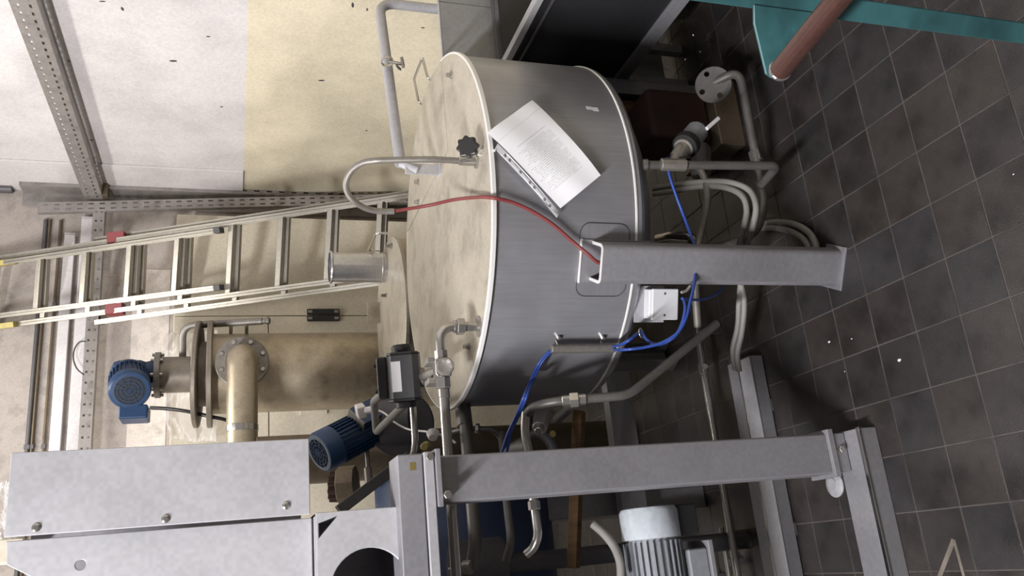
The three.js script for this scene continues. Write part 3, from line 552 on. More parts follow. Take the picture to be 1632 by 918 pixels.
// ---------------------------------------------------------------- agitator column at the back with its motor
{
  const cx = .93, cz = -4.1, d0 = 4.03;
  const p = at(335, 598, 4.03), X0 = p.x - .0, Z0 = -4.08, yT = 1.80, R = .187;
  const c = V(.94, 0, -4.06);
  const t = thing('column_vessel', 'upright beige steel cylinder with bolted flanges behind the tank', 'vessel', c);
  part('shell', lathe([[0, .2], [R, .2], [R, yT], [0, yT]], c, V(0, 1, 0), 64), M.beigeSteel, t);
  part('flange', lathe([[0, 0], [.245, 0], [.25, .004], [.25, .02], [.245, .024], [0, .024]], V(c.x, yT, c.z), V(0, 1, 0), 64), M.flangeSteel, t);
  part('gasket_neck', cyl(V(c.x, yT + .02, c.z), V(c.x, yT + .062, c.z), .15), M.flangeSteel, t);
  const tilt = V(.03, 1, -.045).normalize();
  part('flange', lathe([[0, 0], [.243, 0], [.248, .004], [.248, .018], [.243, .022], [0, .022]], V(c.x, yT + .055, c.z), tilt, 64), M.flangeSteel, t);
  part('neck', cyl(V(c.x, yT + .07, c.z), V(c.x, yT + .235, c.z), .083, .083, 40), M.flangeSteel, t);
  part('neck_flange', cyl(V(c.x, yT + .225, c.z), V(c.x, yT + .25, c.z), .105, .105, 40), M.steelDull, t);
  for (let k = 0; k < 8; k++) { const a = k / 8 * Math.PI * 2 + .2; part('bolt', cyl(V(c.x + .092 * Math.cos(a), yT + .212, c.z + .092 * Math.sin(a)), V(c.x + .092 * Math.cos(a), yT + .264, c.z + .092 * Math.sin(a)), .008, .008, 6), M.steel, t); }
  // flanged outlet on the front with the elbow running left
  const fz = c.z + R, f = atZ(386, 577, fz + .05), n = V(0, 0, 1);
  part('outlet_stub', cyl(V(f.x, f.y, c.z), V(f.x, f.y, fz + .055), .07, .07, 40), M.beigeSteel, t);
  const ring = part('outlet_flange', lathe([[.07, 0], [.112, 0], [.116, .004], [.116, .014], [.112, .018], [.07, .018]], V(f.x, f.y, fz + .04), n, 48), M.steelDull, t);
  for (const b of ringBolts(V(f.x, f.y, fz + .058), n, .095, 8, .0105, .01)) part('bolt', b, M.steel, ring);
  const el = part('outlet_elbow', pipe([V(f.x, f.y, fz + .04), V(f.x, f.y, fz + .16), V(f.x - .95, f.y + .0, fz + .16)], .064, .09, 32), M.beigeSteel, t);
  part('clamp_band', cyl(V(f.x - .3, f.y, fz + .16), V(f.x - .33, f.y, fz + .16), .0665, .0665, 40), M.steel, el);
  // lifting bar: bent tube on two stand-offs
  const b = (x, y) => at(x, y, 3.93);
  const bar = part('lifting_bar', pipe([b(291, 588), b(291, 519), b(418, 512)], .0165, .06, 14), M.steelDull, t, { label: 'bent tube beside the flanges' });
  part('bar_knob', [cyl(b(418, 512), b(424, 511.6), .012), cyl(b(424, 511.6), b(430, 511.2), .017)], M.steelDull, bar);
  for (const x of [368, 393]) part('stand_off', cyl(b(x, 515), at(x, 541, 3.95), .008), M.steelDull, bar);
  part('lug_plate', bx(-.085, .085, -.012, .012, -.03, .03, .003).applyMatrix4(basisMatrix(at(381, 539, 3.95), V(0, 1, 0), V(1, 0, 0), V(0, 0, 1))), M.beigeSteel, t);
  part('support', bx(c.x - .14, c.x + .14, 0, .2, c.z - .14, c.z + .14), M.brownSteel, t);

  const mt = V(c.x, yT + .25, c.z), m = thing('agitator_motor', 'blue electric motor with round fan grille on top of the beige column', 'motor', mt);
  part('gearbox', [cyl(mt, V(mt.x, mt.y + .05, mt.z), .07, .06), bx(mt.x - .075, mt.x + .065, mt.y + .03, mt.y + .18, mt.z - .08, mt.z + .06, .03)], M.blueDark, m);
  const fc = at(207, 622, 3.56);
  const ax = V(mt.x, mt.y + .11, mt.z).sub(fc);
  ribbedMotor(m, fc, ax, V(0, 1, 0), ax.length() - .04, .082, M.blue, M.blueDark);
  part('terminal_box', bx(fc.x - .115, fc.x - .055, fc.y - .07, fc.y + .045, fc.z - .17, fc.z - .03, .008), M.blue, m);
  single('motor_cable', 'black cable running from the column motor down beside the flanges', 'cable', hose([at(240, 650, 3.86), at(262, 651, 3.84), at(300, 656, 3.8), at(335, 664, 3.8), at(362, 670, 3.84), at(400, 690, 3.9)], .0085, 40), M.blackGloss);
}

// ---------------------------------------------------------------- beige switch cabinet behind, clear film over its corner
{
  const zf = -4.72, zb = ZB + .02, x0 = atZ(400, 815, zf).x - .5, x1 = atZ(300, 342, zf).x, yt = atZ(273, 600, zf).y, ysp = atZ(480, 503, zf).x;
  const t = thing('switch_cabinet', 'tall beige steel switch cabinet with a black latch against the back wall', 'cabinet', V((x0 + x1) / 2, 0, (zf + zb) / 2));
  part('body', bx(x0, x1, .06, yt, zb, zf - .022, .004), M.cabinet, t);
  part('plinth', bx(x0 + .02, x1 - .02, 0, .06, zb + .02, zf - .05, .002), M.darkGrey, t);
  const xs = atZ(480, 503, zf).x, ym = atZ(428, 510, zf).y;
  part('door', bx(x0, xs - .0025, .08, ym - .0025, zf - .02, zf, .003), M.cabinet, t);
  part('door', bx(xs + .0025, x1, .08, yt - .005, zf - .02, zf, .003), M.cabinet, t);
  part('upper_panel', bx(x0, xs - .0025, ym + .0025, yt - .005, zf - .02, zf, .003), M.cabinet, t);
  const h0 = atZ(489, 503, zf), h1 = atZ(541, 503, zf), hw = .036;
  const latch = part('latch', [extrude(roundRect(-.036, h1.y, -.003, h0.y, .006), .016, new THREE.Matrix4().setPosition(xs, 0, zf), .002), extrude(roundRect(.003, h1.y, .036, h0.y, .006), .016, new THREE.Matrix4().setPosition(xs, 0, zf), .002)], M.black, t, { label: 'black double hinge across the door gap' });
  for (const s of [-1, 1]) for (const y of [h0.y - .018, h1.y + .018]) part('screw_cover', bx(xs + s * .02 - .008, xs + s * .02 + .008, y - .012, y + .012, zf + .015, zf + .019, .002), M.steelDull, latch);
  const l0 = atZ(478, 656, zf), l1 = atZ(521, 652, zf);
  part('name_bracket', bx(l0.x - .02, l0.x + .02, l1.y, l0.y, zf, zf + .02, .002), M.cabinet, t);
  // crumpled film hanging over the cabinet top, left of the ladder
  const g = new THREE.PlaneGeometry(1, 1, 40, 28), p = g.attributes.position, fa = at(258, 512, 4.12), fbm = at(258, 690, 4.12), fc = at(345, 512, 4.15), fd = at(345, 700, 4.15);
  for (let i = 0; i < p.count; i++) {
    const u = p.getX(i) + .5, v = .5 - p.getY(i), w = fa.clone().lerp(fbm, u).lerp(fc.clone().lerp(fd, u), v);
    const k = fb(n1, u * .9, v * .9, 4) + .5 * fb(n2, u * .9, v * .9, 8);
    w.z += -.33 + .1 * k; w.y += .02 * Math.sin(u * 11) * (1 - v); w.x += .03 * fb(n3, u * .9, v * .9, 4);
    p.setXYZ(i, w.x, w.y, w.z);
  }
  g.computeVertexNormals();
  single('plastic_film', 'crumpled clear plastic film hung behind the column flanges', 'plastic film', g, M.filmHaze);
}

// ---------------------------------------------------------------- aluminium ladder, three sections
{
  const t = thing('extension_ladder', 'three-section aluminium extension ladder with red clips leaning on the back wall', 'ladder', V(1.5, 0, -4.1));
  const dep = x => 4.62 - .24 * x / 600;
  const secs = [
    { off: -.075, x0: -60, x1: 352, R: x => 420 - .151 * x, L: x => 503 - .128 * x, rungs: [-15, 61, 134, 205, 281], w: .05 },
    { off: -.025, x0: -60, x1: 650, R: x => 412 - .153 * x, L: x => 520 - .135 * x, rungs: [-8, 72, 144, 217, 291, 367, 446, 524, 604], w: .055 },
    { off: .025, x0: 155, x1: 640, R: x => 406 - .150 * x, L: x => 535 - .139 * x, rungs: [227, 301, 378, 456, 534, 612], w: .055 },
  ];
  secs.forEach((s, k) => {
    const pt = (x, y) => at(x, y, dep(x) + s.off), ext = k ? 1.32 : 1;
    const rails = [s.R, s.L].map(f => { const a = pt(s.x0, f(s.x0)), b = pt(s.x1, f(s.x1)); const d = b.clone().sub(a); if (k) { d.multiplyScalar((a.y - .0) / (a.y - b.y)); } return [a, a.clone().add(d)]; });
    const side = rails[0][0].clone().sub(rails[1][0]).normalize();
    for (const [a, b] of rails) {
      const s2 = side, ln = b.clone().sub(a), ey = ln.clone().normalize(), nn = s2.clone().cross(ey).normalize();
      part('rail', [beam(a, b, .007, s.w, side, .001), beam(a.clone().addScaledVector(nn, s.w / 2 - .003), b.clone().addScaledVector(nn, s.w / 2 - .003), .026, .006, side, .001), beam(a.clone().addScaledVector(nn, -s.w / 2 + .003), b.clone().addScaledVector(nn, -s.w / 2 + .003), .026, .006, side, .001)], M.alu, t);
      if (!k) part('end_cap', beam(b.clone().addScaledVector(ey, -.03), b.clone().addScaledVector(ey, .006), .03, s.w + .006, side, .002), M.darkGrey, t);
      else part('foot', beam(b.clone().addScaledVector(ey, -.05), b.clone().addScaledVector(ey, -.012), .034, s.w + .008, side, .002), M.black, t);
    }
    for (const x of s.rungs) {
      const a = pt(x + 3, s.R(x)), b = pt(x - 3, s.L(x));
      const ey = rails[0][1].clone().sub(rails[0][0]).normalize();
      part('rung', beam(a, b, .03, .03, ey, .004), M.alu, t);
      part('rung_rivet', [cyl(b, b.clone().addScaledVector(side, -.013), .009), cyl(a, a.clone().addScaledVector(side, .013), .009)], M.steelDull, t);
    }
  });
  for (const [x, y] of [[187, 381], [184, 493]]) part('clip', bx(-.03, .03, -.045, .045, -.025, .03, .004).applyMatrix4(basisMatrix(at(x, y, dep(x) - .03), RT0, V(-.03, .97, -.25).normalize(), V(.03, .25, .97).normalize())), M.redClip, t, { label: 'dark red plastic clip' });
  for (const [x, f] of [[-20, secs[0].R], [-20, secs[1].L]]) part('yellow_band', beam(at(x - 40, f(x - 40), dep(x) - .085), at(x + 46, f(x + 46), dep(x) - .085), .03, .056, RT0, .002), M.yellow, t, { label: 'yellow paint on the rail end' });
}

// ---------------------------------------------------------------- slotted struts, trunking and conduits on the walls
{
  // horizontal channel along the right wall
  const y0 = 2.50, X = XR - .085, zc = ZB + .08, zn = -2.2, L = zn - zc;
  const t = thing('slotted_channel', 'perforated steel channel running level along the white right wall', 'strut', V(X, y0 - .05, (zc + zn) / 2), 'slotted struts');
  const m = basisMatrix(V(X, y0, zc), V(0, 0, 1), V(0, 1, 0), V(-1, 0, 0));
  part('web', slottedStrip(L, .1, .004, [-.022, .022], .05, .022, .009, m), M.strut, t);
  part('flange', bx(X, X + .05, y0 - .05, y0 - .046, zc, zn, .0008), M.strut, t); part('flange', bx(X, X + .05, y0 + .046, y0 + .05, zc, zn, .0008), M.strut, t);
  for (const z of [-4.7, -3.5, -2.5]) part('wall_bracket', bx(X + .045, XR, y0 - .03, y0 + .03, z - .02, z + .02, .002), M.strut, t);
  part('end_bracket', bx(X - .004, XR, y0 - .08, y0 - .05, zc, zc + .07, .002), M.brownSteel, t);
  // upright angle in the corner and the leaning slotted strip beside it
  const a0 = atZ(34, 303, ZB + .06), a1 = atZ(640, 311, ZB + .06), h0 = a0.y + .0, h1 = .0, xc = a0.x;
  const c = thing('slotted_upright', 'perforated upright channel in the room corner behind the ladder', 'strut', V(xc, 0, ZB + .06), 'slotted struts');
  part('face', slottedStrip(h0 - .02, .045, .003, [0], .075, .032, .01, basisMatrix(V(xc + .028, .02, ZB + .12), V(0, 1, 0), V(-1, 0, 0), V(0, 0, 1))), M.strut, c);
  part('side', bx(xc + .004, xc + .007, .02, h0, ZB + .01, ZB + .12, .0008), M.strut, c);
  part('back', bx(xc - .075, xc + .004, .02, h0, ZB + .012, ZB + .015, .0008), M.strut, c, { label: 'inner web of the channel' });
  part('foot', bx(xc - .05, xc + .05, 0, .02, ZB + .005, ZB + .12, .002), M.strut, c);
  const s0 = atZ(60, 331, ZB + .1), s1 = atZ(600, 316, ZB + .22), ln = (s1.x = Math.min(s1.x, XR - .075), s0.x = Math.min(s0.x, XR - .075), s0.clone().sub(s1)), Ls = ln.length(), ey = ln.clone().normalize();
  const bot = s1.clone().addScaledVector(ey, -s1.y / ey.y + .004), ex = V(-1, 0, 0).addScaledVector(ey, ey.x).normalize();
  const s = thing('slotted_strip', 'loose double-slotted strip leaning in the corner beside the upright channel', 'strut', bot, 'slotted struts');
  part('face', slottedStrip(s0.distanceTo(bot), .062, .003, [-.015, .015], .06, .028, .009, basisMatrix(bot, ey, ex, ey.clone().cross(ex))), M.strut, s);
  part('lip', beam(bot.clone().addScaledVector(ex, .031), s0.clone().addScaledVector(ex, .031), .003, .03, ex, .0005).translate(0, 0, -.014), M.strut, s);
  // level strut along the back wall
  const zq = ZB + .11, b0 = atZ(147, 520, zq), t0 = atZ(134, 560, zq), t1 = atZ(154, 560, zq), w = t0.y - t1.y, yc = (t0.y + t1.y) / 2, xr = xc - .09;
  const k = thing('slotted_rail', 'perforated steel rail running level along the back wall behind the ladder', 'strut', V(0, yc - .04, zq), 'slotted struts');
  part('face', slottedStrip(xr + 1.5, w, .003, [w * .2, -w * .25], .06, .012, .012, basisMatrix(V(-1.5, yc, zq), V(1, 0, 0), V(0, 1, 0), V(0, 0, 1))), M.strut, k);
  part('lip', bx(-1.5, xr, yc - w / 2, yc - w / 2 + .003, zq - .06, zq, .0008), M.strut, k);
  for (const x of [-1.2, .2, 1.5]) part('wall_bracket', bx(x - .02, x + .02, yc - w / 2, yc + w / 2 - .01, ZB, zq, .002), M.strut, k);
  // white trunking, two runs
  const tr = [[86, 104, 'upper'], [113, 133, 'lower']];
  for (const [u, v, nm] of tr) {
    const y1 = atZ(u, 600, ZB + .05).y, yb = atZ(v, 600, ZB + .05).y, xe = atZ(100, nm === 'upper' ? 372 : 345, ZB + .05).x;
    const o = thing('cable_trunking', nm === 'upper' ? 'white plastic cable trunking on the back wall, the upper run' : 'white plastic cable trunking on the back wall, lower run just above the perforated rail', 'trunking', V(xe - 1, yb, ZB), 'white cable trunking');
    part('base', bx(-1.6, xe, yb + .004, y1 - .004, ZB, ZB + .04, .002), M.pvc, o); part('cover', bx(-1.6, xe - .004, yb, y1, ZB + .038, ZB + .05, .004), M.pvc, o);
    part('end_cap', bx(xe - .002, xe + .004, yb - .002, y1 + .002, ZB, ZB + .052, .002), M.pvc, o);
  }
  const cd = [[50, 56, .011, 'galvanised conduit on the back wall, the upper one of the pair'], [57, 63, .007, 'thin dark conduit just under the galvanised conduit on the back wall'], [77, 80, .008, 'thin conduit above the white trunking on the back wall']];
  for (const [u, v, r, lb] of cd) {
    const y = atZ((u + v) / 2, 590, ZB + .02).y, o = thing('conduit', lb, 'conduit', V(.5, y, ZB), 'wall conduits'), xe = XR - .2;
    part('tube', cyl(V(-1.6, y, ZB + .016), V(xe, y, ZB + .016), r), r > .01 ? M.strutDark : M.brownSteel, o);
    for (const x of [-1, 0, .8, 1.6]) part('saddle', bx(x - .012, x + .012, y - r - .003, y + r + .003, ZB, ZB + .018 + r, .002), M.strutDark, o);
  }
  single('thin_wire', 'thin loose wire loop hanging over the white trunking on the back wall', 'wire', hose([atZ(136, 544, ZB + .115), atZ(127, 545, ZB + .1), atZ(119, 556, ZB + .09), atZ(117, 572, ZB + .09), atZ(123, 588, ZB + .1), atZ(133, 597, ZB + .116)], .004, 30, 6), M.darkGrey);
  const dk = atZ(14, 300, ZB + .03);
  single('wall_pipe', 'dark upright pipe end on the back wall left of the corner channel', 'pipe', cyl(V(dk.x, dk.y - .02, ZB + .03), V(dk.x, HC, ZB + .03), .03), M.strutDark);
}

// ---------------------------------------------------------------- machine on the left: covers, plate with hole, portal frame
{
  const zf = -2.05, t = thing('steel_machine', 'grey steel machine with tall bolted cover panels on a box-section frame', 'machine', V(-.1, 0, -2.1));
  const y0 = 1.537, y1 = 2.156;
  part('cover_panel', bx(.136, .31, y0, y1, zf + .006, zf + .013, .002), M.panel, t, { label: 'upper grey cover panel with three bolts' });
  const s = poly([[-.6, y0 - .004], [.129, y0 - .004], [.129, y1 - .002], [.082, y1 - .006], [.0, y1 - .14], [-.6, y1 - .14]]);
  const cp = part('cover_panel', (() => { const h = new THREE.Path(); const p = atZ(128, 900, zf); h.absarc(p.x, p.y, .0105, 0, Math.PI * 2); s.holes.push(h); return extrude(s, .006, new THREE.Matrix4().setPosition(0, 0, zf - .01), .0015); })(), M.panel, t, { label: 'grey cover panel with a round hole' });
  part('column', extrude(poly([[-.6, y0 + .01], [.29, y0 + .01], [.29, y1 - .02], [.085, y1 - .02], [.0, y1 - .16], [-.6, y1 - .16]]), .06, new THREE.Matrix4().setPosition(0, 0, zf - .2)), M.frame, t);
  part('added_light_blocker', bx(-1.2, .24, y0 + .02, y1 - .2, zf - 1.05, zf - .2, .006), M.panel, t);  // unseen block added behind the covers to stop light from the back lamp
  for (const [x, y] of [[58, 841], [264, 827], [456, 806]]) { const p = atZ(x, y, zf + .012); part('bolt', lathe([[0, .007], [.005, .0065], [.009, .003], [.0095, 0]], V(p.x, p.y, zf + .012), V(0, 0, 1), 16), M.steel, t); }
  // odds and ends lying on top of the machine
  const wp = V(.2, y1 - .02, zf - .09), wg = new THREE.IcosahedronGeometry(1, 16), wq = wg.attributes.position;
  for (let i = 0; i < wq.count; i++) { const v = V(wq.getX(i), wq.getY(i), wq.getZ(i)), f = .75 + .7 * fb(n2, .5 + Math.atan2(v.z, v.x) / 6.2832, .5 + v.y * .5, 8); wq.setXYZ(i, wp.x + v.x * .06 * f, Math.max(wp.y, wp.y + .03 + v.y * .04 * f), wp.z + v.z * .05 * f); }
  wg.computeVertexNormals(); single('plastic_wrap', 'crumpled clear wrapping lying on top of the grey machine', 'plastic wrap', wg, M.filmHaze);
  single('small_carton', 'small cream carton lying on top of the grey machine', 'carton', bx(.088, .138, y1 - .02, y1 + .045, zf - .15, zf - .07, .003), M.cabinet);
  // bearing plate with the large bore and the opening at its corner
  const zp = -2.0, a = atZ(503, 822, zp), b = atZ(652, 806, zp), hc = atZ(590, 937, zp);
  const ps = poly([[-.6, b.y], [b.x, b.y], [b.x, a.y], [-.6, a.y]]);
  const hole = new THREE.Path(); hole.absarc(hc.x, hc.y, .087, 0, Math.PI * 2); ps.holes.push(hole);
  const tri = new THREE.Path(), q = (x, y) => atZ(x, y, zp); [[508, 834], [538, 822], [508, 858]].forEach(([x, y], i) => { const p = q(x, y); i ? tri.lineTo(p.x, p.y) : tri.moveTo(p.x, p.y); }); tri.closePath(); ps.holes.push(tri);
  const slot = new THREE.Path(); [[645, 812], [652, 812], [656, 918], [646, 918]].forEach(([x, y], i) => { const p = q(x, y); i ? slot.lineTo(p.x - .001, p.y) : slot.moveTo(p.x - .001, p.y); });
  part('bearing_plate', extrude(ps, .012, new THREE.Matrix4().setPosition(0, 0, zp - .012), .0015), M.panel, t, { label: 'grey plate with a large round hole' });
  // closed gear housing behind the plate: only the bore and the corner opening let light in
  const gh = part('gear_housing', bx(b.x - .008, b.x, b.y, a.y, zp - .4, zp - .001, .002), M.panel, t);
  part('housing_top', bx(-.6, b.x, a.y - .007, a.y, zp - .4, zp - .001, .002), M.panel, gh);
  part('housing_floor', bx(-.6, b.x - .008, b.y, b.y + .006, zp - .4, zp - .012, .001), M.panel, gh);
  part('housing_back', bx(-.6, b.x, b.y, a.y, zp - .406, zp - .4, .001), M.panel, gh);
  part('housing_end', bx(-.606, -.6, b.y, a.y, zp - .406, zp, .001), M.panel, gh);
  // portal frame: level beam, flanges, post, foot
  part('top_beam', bx(-.7, .25, 1.285, 1.345, -2.07, -1.955, .004), M.frame, t);
  part('beam_flange', bx(-.7, .253, 1.259, 1.283, -2.075, -1.95, .003), M.frameLight, t);
  part('post_flange', bx(.125, .258, 1.244, 1.257, -2.085, -1.942, .002), M.frame, t);
  part('post', bx(.136, .247, .12, 1.244, -2.08, -1.99, .006), M.frame, t, { label: 'box-section post' });
  part('post_base_collar', bx(.126, .258, .104, .122, -2.09, -1.978, .002), M.frame, t);
  part('foot_spacer', bx(.138, .246, .062, .104, -2.075, -1.985, .003), M.frame, t);
  part('foot_beam', bx(-.9, .25, 0, .06, -2.03, -1.925, .003), M.frame, t);
  part('foot_edge', bx(-.9, .252, .058, .063, -1.934, -1.921, .001), M.steelBright, t, { label: 'bright worn front edge of the foot beam' });
  for (const [x, y, z] of [[.2, .085, -1.985], [.24, 1.27, -1.95], [.15, 1.235, -1.942]]) part('bolt', cyl(V(x, y, z - .005), V(x, y, z + .01), .01, .01, 6), M.steel, t);
  const st = atZ(658, 744, -1.955); part('sticker', bx(st.x - .008, st.x + .01, st.y - .007, st.y + .007, -1.9555, -1.9545, 0), M.brass, t, { label: 'small yellow sticker' });
  // short pipe stub between the plates
  const sp = single('steel_disc', 'round pale cap with a rusty centre lying on the floor behind the post', 'cap', [lathe([[0, .012], [.018, .012], [.02, .009], [.034, .006], [.038, .003], [.038, 0], [0, 0]], atY(1331, 772, 0), V(0, 1, 0), 32)], M.frameLight);
}

// ---------------------------------------------------------------- teal upright and brown tube at the right
{
  const P = V(.905, 0, -1.07), t = thing('teal_stand', 'teal painted flat steel upright with a gusset close to the camera', 'stand', P);
  const ex = V(.82, 0, .57).normalize(), ez = V(-ex.z, 0, ex.x);
  part('upright', bx(-.004, .036, 0, 1.25, -.003, .003, .001).applyMatrix4(basisMatrix(P, ex, V(0, 1, 0), ez)), M.teal, t);
  part('upright_web', bx(.033, .036, 0, 1.25, -.04, .003, .001).applyMatrix4(basisMatrix(P, ex, V(0, 1, 0), ez)), M.teal, t);
  part('base_plate', bx(-.05, .08, 0, .008, -.06, .06, .001).applyMatrix4(basisMatrix(P, ex, V(0, 1, 0), ez)), M.teal, t);
  const y0 = .825, s = poly([[.002, y0 - .005], [-.03, y0 - .012], [-.116, y0 - .055], [-.122, y0 - .068], [-.112, y0 - .088], [.002, y0 - .15]]);
  part('gusset', extrude(s, .006, basisMatrix(P, ex, V(0, 1, 0), ez), .001), M.teal, t, { label: 'teal gusset plate' });
  const a = at(1243, 112, 1.47), b = at(1318, 20, 1.3), dd = b.clone().sub(a);
  const tb = thing('brown_tube', 'brown painted round tube held at the tip of the teal gusset', 'tube', a);
  part('tube', cyl(a, a.clone().addScaledVector(dd, 2.2), .0185, .0185, 28), M.brownTube, tb);
  part('end_ring', cyl(a.clone().addScaledVector(dd.clone().normalize(), -.006), a.clone().addScaledVector(dd.clone().normalize(), .003), .0195, .0205, 28), M.steel, tb, { label: 'bare metal end of the tube' });
}

// ---------------------------------------------------------------- grey box and dark trolley right of the tank, bent railing pipe
{
  const zf = -2.62, xs = atZ(760, 9, zf).x, yt = atZ(703, 45, zf).y;
  const t = thing('sheet_screen', 'upright plain grey sheet-steel screen behind the right of the tank', 'screen', V(1.95, 0, zf));
  part('panel', bx(1.61, xs - .0015, .04, yt, zf - .006, zf, .001), M.screen, t); part('panel', bx(xs + .0015, XR - .02, .04, yt, zf - .006, zf, .001), M.screen, t);
  part('top_edge', bx(1.61, XR - .02, yt, yt + .004, zf - .012, zf + .002, .001), M.frameLight, t);
  for (const x of [1.64, XR - .05]) part('foot', bx(x - .02, x + .02, 0, .05, zf - .05, zf - .006, .002), M.frameDark, t);
  // bent pipe from the hatch bracket to the box
  const p = [at(642, 263, 2.76), at(606, 36, 2.98), at(612, 6, 3.02)], z1 = -2.6;
  const r = thing('bent_pipe', 'grey painted bent pipe passing over the hatch of the tank', 'pipe', V(2.05, yt, -2.7));
  const e0 = at(638, 262, 2.74), e1 = atZ(604, 4, zf - .03), e2 = V(e1.x, yt - .1, e1.z);
  part('tube', pipe([e0, e1, e2], .0185, .07, 20), M.frameLight, r);
  part('end_plug', cyl(e0.clone().add(V(.004, .0, 0)), e0.clone().add(V(-.03, -.055, .02)), .014), M.frameLight, r);
  const k = thing('pipe_clip', 'small metal pipe clip with a bolt on the bent pipe', 'clip', at(632, 98, 2.92));
  part('band', lathe([[.019, -.006], [.0215, -.006], [.0215, .006], [.019, .006], [.019, -.006]], at(617, 98, 2.925), e1.clone().sub(e0), 24), M.steel, k);
  part('clamp', [beam(at(620, 98, 2.92), at(640, 102, 2.91), .012, .008, V(0, 0, 1)), cyl(at(640, 92, 2.92), at(643, 107, 2.9), .006, .006, 8), cyl(at(630, 101, 2.92), at(636, 110, 2.9), .004)], M.steelDull, k);
  part('wing_nut', beam(at(632, 105, 2.9), at(639, 111, 2.89), .01, .004, V(0, 0, 1)), M.black, k);
  // dark trolley, its long side facing the tank
  const X = 1.7, d = thing('dark_trolley', 'dark steel trolley with a pale angle-iron edge right of the tank', 'trolley', V(2, 0, -2.1));
  const z0 = -2.56, z1b = -1.55, ytop = .785, yr = .31, X2 = 2.28;
  part('side_panel', bx(X + .012, X + .018, yr, ytop - .03, z0, z1b, .001), M.trolley, d);
  part('end_panel', bx(X + .018, X2, yr, ytop - .03, z0, z0 + .006, .001), M.trolley, d);
  part('floor_panel', bx(X + .018, X2, yr, yr + .006, z0, z1b, .001), M.trolley, d);
  part('rim', [bx(X, X + .03, ytop - .004, ytop, z0, z1b, .001), bx(X, X + .004, ytop - .022, ytop - .004, z0, z1b, .001)], M.frameLight, d, { label: 'pale angle-iron edge' });
  part('rim', bx(X + .03, X2, ytop - .004, ytop, z0, z0 + .03, .001), M.frameDark, d);
  part('bead', bx(X + .004, X + .012, ytop - .062, ytop - .054, z0, z1b, .001), M.frameDark, d);
  part('lower_rail', bx(X, X + .04, yr - .035, yr + .018, z0, z1b, .002), M.frame, d, { label: 'grey lower rail' });
  for (const [x, z] of [[X, z0], [X + .16, z0 - .0], [X, z1b - .04], [X2 - .04, z1b - .04]]) part('leg', bx(x, x + .035, 0, yr + .02, z, z + .035, .002), M.frame, d);
  // crumpled clear bag lying under the trolley rail
  const bag = new THREE.IcosahedronGeometry(1, 24), bp = bag.attributes.position, bc = atY(1090, 78, .1);
  for (let i = 0; i < bp.count; i++) {
    const v = V(bp.getX(i), bp.getY(i), bp.getZ(i)), u = .5 + Math.atan2(v.z, v.x) / 6.2832, w = .5 + v.y * .5;
    const f = .7 + .6 * fb(n1, u, w, 8) + .25 * fb(n2, u, w, 16);
    bp.setXYZ(i, bc.x + v.x * .085 * f, bc.y + v.y * .08 * f, bc.z + v.z * .1 * f);
  }
  bag.computeVertexNormals();
  single('plastic_bag', 'crumpled shiny clear plastic bag lying under the dark trolley', 'plastic bag', bag, M.film);
}

